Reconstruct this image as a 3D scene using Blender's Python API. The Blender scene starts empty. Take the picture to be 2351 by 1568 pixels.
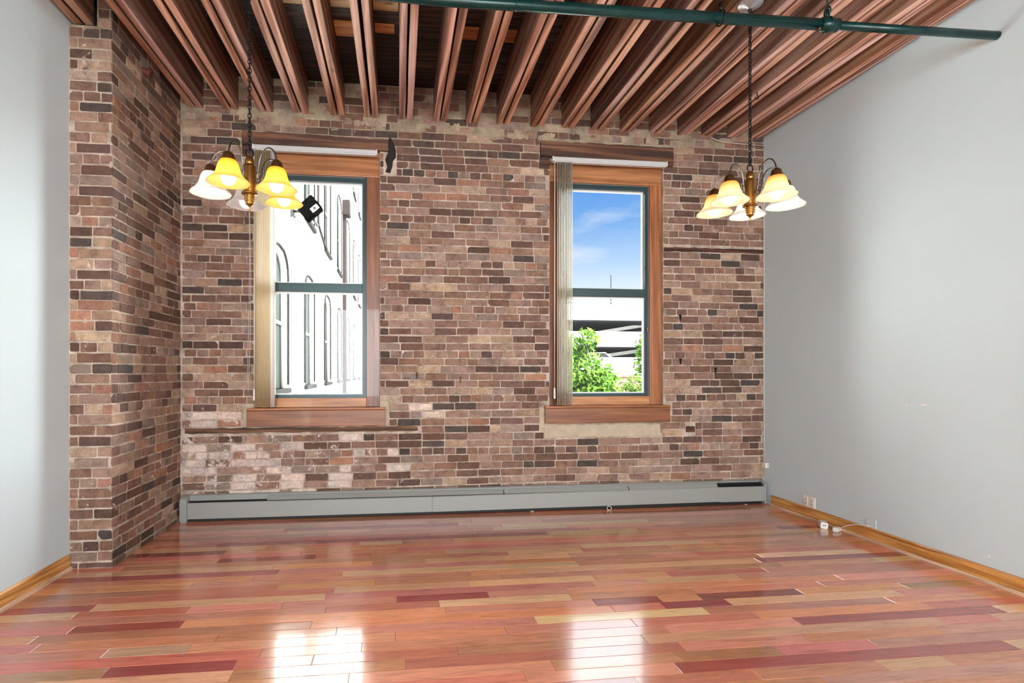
import bpy, bmesh, math, random
from mathutils import Vector, Matrix, noise
S = bpy.context.scene
C = S.collection
PI = math.pi

# ------------------------------------------------------------------ camera, world, sun, area lights, exposure
YAW = math.atan(140 / 1200)
cam_d = bpy.data.cameras.new('camera'); cam = bpy.data.objects.new('camera', cam_d); C.objects.link(cam)
cam.location = (0, 0, 1.28); cam.rotation_euler = (PI / 2, 0, -YAW)
cam_d.sensor_width = 36; cam_d.lens = 1200 / 2351 * 36
cam_d.shift_x = 120.5 / 2351; cam_d.shift_y = 69 / 2351
cam_d.clip_start = 0.05; cam_d.clip_end = 500
S.camera = cam
S.view_settings.view_transform = 'Standard'; S.view_settings.look = 'None'
S.view_settings.exposure = 0.6; S.view_settings.gamma = 1.0; S.view_settings.use_curve_mapping = False
S.cycles.use_denoising = True
S.cycles.max_bounces = 10; S.cycles.diffuse_bounces = 6; S.cycles.glossy_bounces = 4; S.cycles.transparent_max_bounces = 12
S.cycles.caustics_reflective = False; S.cycles.caustics_refractive = False
S.cycles.sample_clamp_indirect = 8.0

def srgb(r, g, b):
    f = lambda c: (c / 255 / 12.92) if c / 255 <= 0.04045 else ((c / 255 + 0.055) / 1.055) ** 2.4
    return (f(r), f(g), f(b), 1.0)

W = bpy.data.worlds.new('sky'); S.world = W; W.use_nodes = True
n = W.node_tree.nodes; l = W.node_tree.links; n.clear()
out = n.new('ShaderNodeOutputWorld'); bg = n.new('ShaderNodeBackground')
tc = n.new('ShaderNodeTexCoord'); sx = n.new('ShaderNodeSeparateXYZ'); l.new(tc.outputs['Generated'], sx.inputs[0])
rp = n.new('ShaderNodeValToRGB'); l.new(sx.outputs['Z'], rp.inputs[0])
e = rp.color_ramp.elements
e[0].position = 0.0; e[0].color = srgb(236, 244, 252); e[1].position = 0.62; e[1].color = (9.5, 9.6, 9.8, 1)   # high sky brightness added for floor reflections and window light, out of direct view
for p, c in ((0.13, (232, 240, 251)), (0.20, (178, 206, 243)), (0.27, (120, 170, 232)), (0.34, (92, 150, 226))):
    x = e.new(p); x.color = srgb(*c)
x = e.new(0.40); x.color = (3.2, 3.3, 3.5, 1)
mp = n.new('ShaderNodeMapping'); mp.inputs['Scale'].default_value = (2.2, 2.2, 7.5); mp.inputs['Location'].default_value = (3.1, 0.4, 0.9)
l.new(tc.outputs['Generated'], mp.inputs[0])
nz = n.new('ShaderNodeTexNoise'); nz.inputs['Scale'].default_value = 2.3; nz.inputs['Detail'].default_value = 7; nz.inputs['Roughness'].default_value = 0.55
l.new(mp.outputs[0], nz.inputs['Vector'])
cr = n.new('ShaderNodeValToRGB'); cr.color_ramp.elements[0].position = 0.50; cr.color_ramp.elements[1].position = 0.74
cr.color_ramp.elements[1].color = (0.75, 0.75, 0.75, 1)
l.new(nz.outputs[0], cr.inputs[0])
mx = n.new('ShaderNodeMix'); mx.data_type = 'RGBA'; l.new(cr.outputs[0], mx.inputs[0]); l.new(rp.outputs[0], mx.inputs[6]); mx.inputs[7].default_value = srgb(232, 234, 244)
mr = n.new('ShaderNodeMapRange'); mr.interpolation_type = 'SMOOTHSTEP'; mr.inputs[1].default_value = 0.46; mr.inputs[2].default_value = 0.60; l.new(sx.outputs['X'], mr.inputs[0])
mx2 = n.new('ShaderNodeMix'); mx2.data_type = 'RGBA'; l.new(mr.outputs[0], mx2.inputs[0]); l.new(mx.outputs[2], mx2.inputs[6]); mx2.inputs[7].default_value = (34, 34.8, 36, 1)   # bright sky band added out of view on the right, lights the pier side
l.new(mx2.outputs[2], bg.inputs[0]); bg.inputs[1].default_value = 0.8
l.new(bg.outputs[0], out.inputs[0])

sd = bpy.data.lights.new('sun', 'SUN'); sd.energy = 30; sd.angle = 0.03; sd.color = (1.0, 0.97, 0.92)
sun = bpy.data.objects.new('sun', sd); C.objects.link(sun); sun.location = (10, -10, 20)
sun.rotation_euler = Vector((-0.50, 0.42, -0.70)).to_track_quat('-Z', 'Y').to_euler()

def area(name, loc, direction, sx_, sy_, power, col):
    d = bpy.data.lights.new(name, 'AREA'); d.shape = 'RECTANGLE'; d.size = sx_; d.size_y = sy_; d.energy = power; d.color = col
    o = bpy.data.objects.new(name, d); C.objects.link(o); o.location = loc
    o.rotation_euler = Vector(direction).to_track_quat('-Z', 'Y').to_euler()
    return o
# two added fill lights behind the camera, set in the unseen rear openings
area('rear_fill_light', (-0.75, -3.93, 1.75), (0.05, 1, 0.0), 1.7, 2.2, 168, (0.885, 0.96, 1.0))
area('rear_fill_light', (2.15, -3.93, 1.75), (-0.05, 1, 0.0), 1.7, 2.2, 168, (0.885, 0.96, 1.0))

# ------------------------------------------------------------------ helpers
class MB:
    """collects polygons; build() links them as one mesh object"""
    def __init__(s): s.v = []; s.f = []; s.m = []; s.c = []; s.s = []
    def add(s, vs, fs, mi=0, col=(1, 1, 1, 1), smooth=False):
        o = len(s.v); s.v += [tuple(p) for p in vs]
        for f in fs: s.f.append(tuple(i + o for i in f)); s.m.append(mi); s.c.append(col); s.s.append(smooth)
    def box(s, a, b, mi=0, col=(1, 1, 1, 1), bev=0.0):
        x0, y0, z0 = (min(a[i], b[i]) for i in range(3)); x1, y1, z1 = (max(a[i], b[i]) for i in range(3))
        if bev <= 0:
            vs = [(x, y, z) for x in (x0, x1) for y in (y0, y1) for z in (z0, z1)]
            s.add(vs, [(0, 1, 3, 2), (4, 6, 7, 5), (0, 4, 5, 1), (2, 3, 7, 6), (0, 2, 6, 4), (1, 5, 7, 3)], mi, col); return
        bm = bmesh.new(); bmesh.ops.create_cube(bm, size=1)
        for v in bm.verts: v.co = Vector(((x0 + x1) / 2 + v.co.x * (x1 - x0), (y0 + y1) / 2 + v.co.y * (y1 - y0), (z0 + z1) / 2 + v.co.z * (z1 - z0)))
        bmesh.ops.bevel(bm, geom=bm.edges[:], offset=bev, segments=2, affect='EDGES', profile=0.6)
        s.bm(bm, mi, col)
    def bm(s, bm, mi=0, col=(1, 1, 1, 1), smooth=False):
        bm.verts.index_update(); s.add([v.co[:] for v in bm.verts], [[v.index for v in f.verts] for f in bm.faces], mi, col, smooth); bm.free()
    def tube(s, pts, r, seg=10, mi=0, col=(1, 1, 1, 1), closed=False, caps=True):
        P = [Vector(p) for p in pts]; N = len(P); rs = r if isinstance(r, (list, tuple)) else [r] * N
        vs = []; up = None
        for i in range(N):
            t = (P[(i + 1) % N] - P[i - 1]) if closed else (P[min(i + 1, N - 1)] - P[max(i - 1, 0)])
            t.normalize()
            if up is None: up = t.orthogonal().normalized()
            up = (up - t * up.dot(t)).normalized(); w = t.cross(up)
            for k in range(seg):
                a = 2 * PI * k / seg; vs.append(P[i] + (up * math.cos(a) + w * math.sin(a)) * rs[i])
        fs = []
        for i in range(N if closed else N - 1):
            for k in range(seg):
                a = i * seg + k; b = i * seg + (k + 1) % seg; c = ((i + 1) % N) * seg + (k + 1) % seg; d = ((i + 1) % N) * seg + k
                fs.append((a, b, c, d))
        if caps and not closed:
            fs.append(tuple(range(seg))[::-1]); fs.append(tuple((N - 1) * seg + k for k in range(seg)))
        s.add(vs, fs, mi, col, True)
    def lathe(s, prof, seg=32, origin=(0, 0, 0), M=None, mi=0, col=(1, 1, 1, 1), ruffle=None):
        vs = []; fs = []; o = Vector(origin)
        for (r, z) in prof:
            for k in range(seg):
                a = 2 * PI * k / seg; rr = r if ruffle is None else r * ruffle(r, z, a)
                p = Vector((rr * math.cos(a), rr * math.sin(a), z)); p = (M @ p) if M else p; vs.append(p + o)
        for i in range(len(prof) - 1):
            for k in range(seg):
                fs.append((i * seg + k, i * seg + (k + 1) % seg, (i + 1) * seg + (k + 1) % seg, (i + 1) * seg + k))
        s.add(vs, fs, mi, col, True)
    def prism(s, prof, a0, a1, axis='X', mi=0, col=(1, 1, 1, 1)):
        """prof: closed list of 2D points swept along an axis (X: prof=(y,z); Y: prof=(x,z))"""
        k = len(prof)
        f = (lambda t, p: (t, p[0], p[1])) if axis == 'X' else (lambda t, p: (p[0], t, p[1]))
        vs = [f(a0, p) for p in prof] + [f(a1, p) for p in prof]
        s.add(vs, [(i, (i + 1) % k, (i + 1) % k + k, i + k) for i in range(k)] + [tuple(range(k))[::-1], tuple(range(k, 2 * k))], mi, col)
    def build(s, name, mats, parent=None, recalc=True, base=None):
        me = bpy.data.meshes.new(name); base = Vector(base) if base is not None else Vector((0, 0, 0))
        me.from_pydata([tuple(Vector(p) - base) for p in s.v], [], s.f)
        for m in (mats if isinstance(mats, (list, tuple)) else [mats]): me.materials.append(m)
        me.polygons.foreach_set('material_index', s.m); me.polygons.foreach_set('use_smooth', s.s)
        ca = me.color_attributes.new('Col', 'FLOAT_COLOR', 'CORNER'); d = []
        for p, c in zip(me.polygons, s.c): d += list(c) * p.loop_total
        ca.data.foreach_set('color', d)
        if recalc:
            bm = bmesh.new(); bm.from_mesh(me); bmesh.ops.recalc_face_normals(bm, faces=bm.faces); bm.to_mesh(me); bm.free()
        me.update(); o = bpy.data.objects.new(name, me); C.objects.link(o); o.location = base
        if parent is not None:
            o.parent = parent; o.location = base - parent.location if base.length > 0 else -parent.location
        return o

def tag(o, label, cat, group=None, kind=None):
    o['label'] = label; o['category'] = cat
    if group: o['group'] = group
    if kind: o['kind'] = kind
    return o
def thing(name, loc, label, cat, group=None):
    o = bpy.data.objects.new(name, None); C.objects.link(o); o.location = loc; o.empty_display_size = 0.1
    return tag(o, label, cat, group)
def struct(o, label=None):
    o['kind'] = 'structure'
    if label: o['label'] = label
    return o

# ------------------------------------------------------------------ materials
def mat(name):
    m = bpy.data.materials.new(name); m.use_nodes = True; nt = m.node_tree
    b = nt.nodes['Principled BSDF']; return m, nt, b
def nd(nt, t, **k):
    x = nt.nodes.new(t)
    for a, v in k.items():
        if a.startswith('i_'): x.inputs[a[2:].replace('_', ' ')].default_value = v
        else: setattr(x, a, v)
    return x
def ramp(nt, src, stops):
    r = nt.nodes.new('ShaderNodeValToRGB'); e = r.color_ramp.elements
    while len(e) < len(stops): e.new(0.5)
    for x, (p, c) in zip(e, stops): x.position = p; x.color = c if len(c) == 4 else (*c, 1)
    nt.links.new(src, r.inputs[0]); return r.outputs[0]
def g(v): return (v, v, v, 1)
def mixc(nt, fac, a, b, mode='MIX'):
    m = nt.nodes.new('ShaderNodeMix'); m.data_type = 'RGBA'; m.blend_type = mode
    for i, v in ((0, fac), (6, a), (7, b)):
        if hasattr(v, 'is_linked') or hasattr(v, 'links'): nt.links.new(v, m.inputs[i])
        else: m.inputs[i].default_value = v
    return m.outputs[2]
def coords(nt, scale=(1, 1, 1), world=False, rnd=False, loc=(0, 0, 0)):
    t = nt.nodes.new('ShaderNodeTexCoord'); mpn = nt.nodes.new('ShaderNodeMapping'); mpn.inputs['Scale'].default_value = scale; mpn.inputs['Location'].default_value = loc
    if world:
        gm = nt.nodes.new('ShaderNodeNewGeometry'); nt.links.new(gm.outputs['Position'], mpn.inputs[0])
    else: nt.links.new(t.outputs['Object'], mpn.inputs[0])
    if rnd:
        oi = nt.nodes.new('ShaderNodeObjectInfo'); ad = nt.nodes.new('ShaderNodeVectorMath'); ad.operation = 'ADD'
        ml = nt.nodes.new('ShaderNodeMath'); ml.operation = 'MULTIPLY'; ml.inputs[1].default_value = 37.0
        nt.links.new(oi.outputs['Random'], ml.inputs[0]); nt.links.new(mpn.outputs[0], ad.inputs[0]); nt.links.new(ml.outputs[0], ad.inputs[1]); return ad.outputs[0]
    return mpn.outputs[0]
def noisetex(nt, vec, scale, detail=4, rough=0.5, dist=0.0):
    x = nd(nt, 'ShaderNodeTexNoise'); x.inputs['Scale'].default_value = scale; x.inputs['Detail'].default_value = detail
    x.inputs['Roughness'].default_value = rough; x.inputs['Distortion'].default_value = dist; nt.links.new(vec, x.inputs['Vector']); return x.outputs[0]
def bump(nt, h, b, strength=0.3, dist=0.01):
    x = nd(nt, 'ShaderNodeBump'); x.inputs['Strength'].default_value = strength; x.inputs['Distance'].default_value = dist
    nt.links.new(h, x.inputs['Height']); nt.links.new(x.outputs[0], b.inputs['Normal'])

def plain(name, col, rough=0.5, metal=0.0, spec=0.5, noise_amt=0.0, nscale=20):
    m, nt, b = mat(name); b.inputs['Base Color'].default_value = col; b.inputs['Roughness'].default_value = rough
    b.inputs['Metallic'].default_value = metal; b.inputs['Specular IOR Level'].default_value = spec
    v = coords(nt); nz = noisetex(nt, v, nscale, 5)
    k = max(noise_amt, 0.03)
    r = ramp(nt, nz, [(0.3, g(1 - k)), (0.7, g(1.0))]); nt.links.new(mixc(nt, 1.0, col, r, 'MULTIPLY'), b.inputs['Base Color'])
    bump(nt, nz, b, 0.05, 0.002)
    return m

def wood(name, stops, axis=0, fine=60, coarse=9, stretch=0.05, rough=0.5, bstr=0.25, coat=0.0, rnd=True, attr=True, knots=True):
    m, nt, b = mat(name)
    sc = [1, 1, 1]; sc[axis] = stretch
    v = coords(nt, tuple(sc), rnd=rnd)
    n1 = noisetex(nt, v, coarse, 6, 0.6, 1.2); n2 = noisetex(nt, v, fine, 4, 0.6, 0.3)
    wv = nd(nt, 'ShaderNodeTexWave', wave_type='BANDS', bands_direction='DIAGONAL'); wv.inputs['Scale'].default_value = coarse * 1.3
    wv.inputs['Distortion'].default_value = 9; wv.inputs['Detail'].default_value = 3; wv.inputs['Detail Scale'].default_value = 1.2; nt.links.new(v, wv.inputs['Vector'])
    a = nd(nt, 'ShaderNodeMath', operation='MULTIPLY'); nt.links.new(wv.outputs[1], a.inputs[0]); a.inputs[1].default_value = 0.35
    c = nd(nt, 'ShaderNodeMath', operation='MULTIPLY_ADD'); nt.links.new(n1, c.inputs[0]); c.inputs[1].default_value = 0.65; nt.links.new(a.outputs[0], c.inputs[2])
    col = ramp(nt, c.outputs[0], stops)
    f = ramp(nt, n2, [(0.33, g(0.62)), (0.60, g(1.0))]); col = mixc(nt, 1.0, col, f, 'MULTIPLY')
    if knots:
        s2 = [1.6, 1.6, 1.6]; s2[axis] = 0.55
        vk = coords(nt, tuple(s2), rnd=rnd); vo = nd(nt, 'ShaderNodeTexVoronoi'); vo.inputs['Scale'].default_value = 2.6; nt.links.new(vk, vo.inputs['Vector'])
        kk = ramp(nt, vo.outputs['Distance'], [(0.03, g(0.35)), (0.07, g(1.0))]); col = mixc(nt, 1.0, col, kk, 'MULTIPLY')
    if attr:
        at = nd(nt, 'ShaderNodeAttribute', attribute_name='Col'); col = mixc(nt, 1.0, col, at.outputs['Color'], 'MULTIPLY')
    nt.links.new(col, b.inputs['Base Color']); b.inputs['Roughness'].default_value = rough; b.inputs['Coat Weight'].default_value = coat
    bump(nt, n2, b, bstr, 0.004)
    return m

# brick: colour per brick in Col, weathering on top
def brick_mat():
    m, nt, b = mat('old_brick')
    at = nd(nt, 'ShaderNodeAttribute', attribute_name='Col')
    w = coords(nt, world=True)
    n1 = noisetex(nt, w, 16, 8, 0.65, 0.4); n2 = noisetex(nt, w, 75, 6, 0.7)
    r1 = ramp(nt, n1, [(0.28, g(0.55)), (0.48, g(0.92)), (0.72, g(1.28))])
    col = mixc(nt, 1.0, at.outputs['Color'], r1, 'MULTIPLY')
    r2 = ramp(nt, n2, [(0.3, g(0.6)), (0.5, g(1.0)), (0.75, g(1.15))]); col = mixc(nt, 0.8, col, r2, 'MULTIPLY')
    # soot patches
    n3 = noisetex(nt, w, 5.5, 7, 0.7, 1.0); so = ramp(nt, n3, [(0.60, g(0)), (0.70, g(0.75))]); col = mixc(nt, so, col, srgb(62, 54, 52))
    # lime bloom, strongest low on the left of the wall
    sp = nd(nt, 'ShaderNodeSeparateXYZ'); nt.links.new(w, sp.inputs[0])
    mxn = nd(nt, 'ShaderNodeMapRange'); mxn.inputs[1].default_value = -1.5; mxn.inputs[2].default_value = 0.3; mxn.inputs[3].default_value = 1; mxn.inputs[4].default_value = 0; nt.links.new(sp.outputs[0], mxn.inputs[0]); lf = nd(nt, 'ShaderNodeMath', operation='GREATER_THAN'); lf.inputs[1].default_value = -1.85; nt.links.new(sp.outputs[0], lf.inputs[0]); lf2 = nd(nt, 'ShaderNodeMath', operation='MULTIPLY')
    mzn = nd(nt, 'ShaderNodeMapRange'); mzn.inputs[1].default_value = 0.7; mzn.inputs[2].default_value = 1.25; mzn.inputs[3].default_value = 1; mzn.inputs[4].default_value = 0; nt.links.new(sp.outputs[2], mzn.inputs[0])
    mm = nd(nt, 'ShaderNodeMath', operation='MULTIPLY'); nt.links.new(mxn.outputs[0], lf2.inputs[0]); nt.links.new(lf.outputs[0], lf2.inputs[1]); nt.links.new(lf2.outputs[0], mm.inputs[0]); nt.links.new(mzn.outputs[0], mm.inputs[1])
    n4 = noisetex(nt, w, 11, 9, 0.7, 0.5); ms = nd(nt, 'ShaderNodeMath', operation='MULTIPLY_ADD'); nt.links.new(mm.outputs[0], ms.inputs[0]); ms.inputs[1].default_value = 0.12; nt.links.new(n4, ms.inputs[2])
    lw = ramp(nt, ms.outputs[0], [(0.64, g(0)), (0.70, g(0.8))]); col = mixc(nt, lw, col, srgb(222, 208, 200))
    nt.links.new(col, b.inputs['Base Color']); b.inputs['Roughness'].default_value = 0.75; b.inputs['Specular IOR Level'].default_value = 0.35
    bump(nt, n2, b, 0.55, 0.006)
    return m
def mortar_mat():
    m, nt, b = mat('lime_mortar'); w = coords(nt, world=True)
    n1 = noisetex(nt, w, 9, 7, 0.65); n2 = noisetex(nt, w, 90, 5, 0.6)
    col = ramp(nt, n1, [(0.3, srgb(124, 108, 94)), (0.48, srgb(176, 160, 144)), (0.66, srgb(208, 194, 178))])
    sp = nd(nt, 'ShaderNodeSeparateXYZ'); nt.links.new(w, sp.inputs[0]); mz = nd(nt, 'ShaderNodeMapRange'); mz.inputs[1].default_value = 3.15; mz.inputs[2].default_value = 3.45; nt.links.new(sp.outputs[2], mz.inputs[0])
    n3 = noisetex(nt, w, 6, 6, .7); dt = ramp(nt, n3, [(.35, srgb(112, 98, 80)), (.65, srgb(176, 160, 132))]); col = mixc(nt, mz.outputs[0], col, mixc(nt, 0.85, col, dt))
    nt.links.new(col, b.inputs['Base Color']); b.inputs['Roughness'].default_value = 0.95
    bump(nt, n2, b, 0.6, 0.006); return m
M_brick = brick_mat(); M_mortar = mortar_mat()
M_plaster = plain('parging', srgb(196, 182, 158), 0.95, noise_amt=0.25, nscale=14)

def wall_paint(name, col):
    m, nt, b = mat(name); v = coords(nt, world=True); n1 = noisetex(nt, v, 1.3, 4, 0.5); n2 = noisetex(nt, v, 220, 2, 0.5)
    r = ramp(nt, n1, [(0.3, g(0.96)), (0.7, g(1.0))]); nt.links.new(mixc(nt, 1.0, col, r, 'MULTIPLY'), b.inputs['Base Color'])
    b.inputs['Roughness'].default_value = 0.6; b.inputs['Specular IOR Level'].default_value = 0.35; bump(nt, n2, b, 0.06, 0.002); return m
M_paint = wall_paint('grey_green_paint', srgb(200, 215, 219))
M_white = plain('white_plastic', srgb(228, 226, 218), 0.4)
M_dark = plain('black_void', srgb(20, 20, 22), 0.6)

M_joist = wood('old_joist_wood', [(0.22, srgb(118, 78, 62)), (0.42, srgb(182, 140, 120)), (0.58, srgb(214, 178, 162)), (0.8, srgb(236, 210, 198))], axis=1, fine=45, coarse=5, stretch=0.045, rough=0.55, bstr=0.5)
M_deck = wood('old_deck_boards', [(0.3, srgb(26, 20, 20)), (0.55, srgb(54, 38, 35)), (0.8, srgb(88, 66, 58))], axis=0, rough=0.6)
M_newpine = wood('pale_pine', [(0.3, srgb(198, 158, 104)), (0.6, srgb(232, 200, 146)), (0.8, srgb(240, 214, 166))], axis=0, fine=50, coarse=5, rough=0.5)
M_case_x = wood('stained_pine_across', [(0.25, srgb(172, 112, 66)), (0.5, srgb(192, 132, 84)), (0.8, srgb(208, 150, 102))], axis=0, fine=55, coarse=6, rough=0.38, bstr=0.12, coat=0.2)
M_case_z = wood('stained_pine_upright', [(0.25, srgb(166, 104, 60)), (0.5, srgb(188, 126, 78)), (0.8, srgb(206, 146, 96))], axis=2, fine=55, coarse=6, rough=0.38, bstr=0.12, coat=0.2)
M_lintel = wood('dark_lintel_wood', [(0.25, srgb(52, 34, 26)), (0.5, srgb(100, 64, 44)), (0.8, srgb(136, 92, 64))], axis=0, fine=35, coarse=6, rough=0.55, bstr=0.6)
M_nailer = wood('weathered_nailer_wood', [(0.25, srgb(52, 38, 32)), (0.5, srgb(102, 72, 52)), (0.8, srgb(142, 104, 72))], axis=0, fine=35, coarse=8, rough=0.8, bstr=0.6)
M_oak_y = wood('oak_baseboard', [(0.25, srgb(170, 108, 44)), (0.5, srgb(204, 144, 72)), (0.8, srgb(226, 172, 100))], axis=1, fine=70, coarse=10, rough=0.35, bstr=0.12, coat=0.3, knots=False)
M_shoe_y = wood('pale_shoe_moulding', [(0.3, srgb(206, 164, 130)), (0.7, srgb(232, 198, 168))], axis=1, fine=60, coarse=10, rough=0.4, knots=False, bstr=0.1)

def floor_mat():
    m, nt, b = mat('cherry_floor'); at = nd(nt, 'ShaderNodeAttribute', attribute_name='Col')
    # grain shifts from plank to plank through the plank colour's alpha-like seed
    t = nd(nt, 'ShaderNodeAttribute', attribute_name='Col'); w = coords(nt, (0.9, 9, 1), world=True)
    ad = nd(nt, 'ShaderNodeVectorMath', operation='MULTIPLY_ADD'); nt.links.new(t.outputs['Color'], ad.inputs[0]); ad.inputs[1].default_value = (31, 47, 0); nt.links.new(w, ad.inputs[2])
    n1 = noisetex(nt, ad.outputs[0], 3.2, 6, 0.6, 1.6); n2 = noisetex(nt, ad.outputs[0], 22, 4, 0.6, 0.3)
    r1 = ramp(nt, n1, [(0.3, g(0.72)), (0.5, g(1.0)), (0.75, g(1.18))]); col = mixc(nt, 1.0, at.outputs['Color'], r1, 'MULTIPLY')
    r2 = ramp(nt, n2, [(0.3, g(0.86)), (0.6, g(1.03))]); col = mixc(nt, 1.0, col, r2, 'MULTIPLY')
    nt.links.new(col, b.inputs['Base Color'])
    rr = ramp(nt, noisetex(nt, coords(nt, world=True), 2.2, 4), [(0.3, g(0.13)), (0.7, g(0.22))]); nt.links.new(rr, b.inputs['Roughness'])
    b.inputs['IOR'].default_value = 1.65; b.inputs['Coat Weight'].default_value = 0.5; b.inputs['Coat Roughness'].default_value = 0.07; b.inputs['Coat IOR'].default_value = 1.6
    w3 = coords(nt, (1.2, 8, 1), world=True); bump(nt, noisetex(nt, w3, 3.0, 3), b, 0.10, 0.004)
    return m
M_floor = floor_mat()
M_gap = plain('floor_gap', srgb(52, 26, 18), 0.5)

def window_glass():
    m, nt, b = mat('window_glass'); nt.nodes.remove(b); o = nt.nodes['Material Output']
    tr = nd(nt, 'ShaderNodeBsdfTransparent'); gl = nd(nt, 'ShaderNodeBsdfGlossy'); gl.inputs['Roughness'].default_value = 0.02
    fr = nd(nt, 'ShaderNodeFresnel'); fr.inputs[0].default_value = 1.25; mxs = nd(nt, 'ShaderNodeMixShader')
    nt.links.new(fr.outputs[0], mxs.inputs[0]); nt.links.new(tr.outputs[0], mxs.inputs[1]); nt.links.new(gl.outputs[0], mxs.inputs[2]); nt.links.new(mxs.outputs[0], o.inputs[0])
    tr.inputs[0].default_value = (0.96, 0.98, 0.97, 1); return m
M_glass = window_glass()
M_sash = plain('dark_green_aluminium', srgb(52, 72, 74), 0.35, 0.3)
M_sashw = plain('white_screen_frame', srgb(226, 228, 226), 0.4)
M_blind_beige = plain('beige_vane', srgb(222, 204, 164), 0.6)
M_blind_white = plain('white_vane', srgb(238, 236, 228), 0.6)
M_rail = plain('white_headrail', srgb(206, 208, 208), 0.3, 0.1)
M_heater = plain('heater_enamel', srgb(156, 158, 153), 0.4, 0.1)
M_pipe = plain('green_pipe_paint', srgb(14, 56, 54), 0.25, 0.3, noise_amt=0.3, nscale=9)
M_iron = plain('black_iron', srgb(26, 24, 24), 0.45, 0.6)
M_brass = plain('aged_brass', srgb(158, 118, 62), 0.28, 0.9, noise_amt=0.25)
M_bronze = plain('dark_bronze', srgb(104, 72, 44), 0.35, 0.8)
M_silver = plain('polished_steel', srgb(128, 120, 112), 0.25, 0.95)

def shade_glass(name, top, bot):
    m, nt, b = mat(name); nt.nodes.remove(b); o = nt.nodes['Material Output']
    v = coords(nt); sp = nd(nt, 'ShaderNodeSeparateXYZ'); nt.links.new(v, sp.inputs[0])
    mr = nd(nt, 'ShaderNodeMapRange'); mr.inputs[1].default_value = 0.0; mr.inputs[2].default_value = 0.125; nt.links.new(sp.outputs[2], mr.inputs[0])
    nz = noisetex(nt, v, 18, 5, 0.6, 1.5)
    a = nd(nt, 'ShaderNodeMath', operation='MULTIPLY_ADD'); nt.links.new(nz, a.inputs[0]); a.inputs[1].default_value = 0.35; nt.links.new(mr.outputs[0], a.inputs[2])
    col = ramp(nt, a.outputs[0], [(0.25, bot), (1.0, top)])
    df = nd(nt, 'ShaderNodeBsdfDiffuse'); tl = nd(nt, 'ShaderNodeBsdfTranslucent'); gl = nd(nt, 'ShaderNodeBsdfGlossy'); gl.inputs['Roughness'].default_value = 0.15
    for x in (df, tl): nt.links.new(col, x.inputs[0])
    m1 = nd(nt, 'ShaderNodeMixShader'); m1.inputs[0].default_value = 0.6; m2 = nd(nt, 'ShaderNodeMixShader'); m2.inputs[0].default_value = 0.05
    nt.links.new(df.outputs[0], m1.inputs[1]); nt.links.new(tl.outputs[0], m1.inputs[2]); nt.links.new(m1.outputs[0], m2.inputs[1]); nt.links.new(gl.outputs[0], m2.inputs[2]); nt.links.new(m2.outputs[0], o.inputs[0])
    return m
M_sh_amber = shade_glass('amber_alabaster_glass', srgb(240, 196, 84), srgb(242, 234, 150))
M_sh_cream = shade_glass('cream_alabaster_glass', srgb(236, 184, 120), srgb(250, 244, 222))
M_sh_white = shade_glass('white_alabaster_glass', srgb(232, 230, 226), srgb(246, 246, 246))  # whitened tone from blended exposure put into the glass of some shades
def emit(name, col, s):
    m, nt, b = mat(name); b.inputs['Base Color'].default_value = g(0.8); b.inputs['Emission Color'].default_value = col; b.inputs['Emission Strength'].default_value = s
    return m
M_bulb = emit('lit_bulb', (1.0, 0.90, 0.74, 1), 9.0)
M_bulb_off = emit('frosted_bulb', (1.0, 0.95, 0.88, 1), 1.2)

# ------------------------------------------------------------------ brickwork
PAL = [((158, 120, 100), 22), ((142, 101, 82), 22), ((120, 82, 66), 18), ((172, 138, 112), 11), ((98, 68, 57), 12), ((80, 65, 59), 5), ((166, 110, 84), 7), ((150, 124, 108), 10), ((178, 148, 120), 3)]
PH = 0.068; SL = 0.2075; HL = 0.1037
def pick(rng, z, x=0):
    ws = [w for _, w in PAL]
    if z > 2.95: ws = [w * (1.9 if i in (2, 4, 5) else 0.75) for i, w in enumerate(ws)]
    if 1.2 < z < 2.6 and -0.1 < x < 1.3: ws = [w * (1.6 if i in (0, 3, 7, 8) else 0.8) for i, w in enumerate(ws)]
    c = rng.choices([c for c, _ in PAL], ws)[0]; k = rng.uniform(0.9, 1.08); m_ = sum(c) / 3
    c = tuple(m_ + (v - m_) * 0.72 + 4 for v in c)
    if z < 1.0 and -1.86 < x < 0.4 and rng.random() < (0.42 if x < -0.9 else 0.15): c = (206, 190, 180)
    q = rng.uniform(-4, 4); return (min(255, c[0] * k + 2 + q * .4), min(255, c[1] * k), min(255, c[2] * k - 3 - q))
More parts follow.
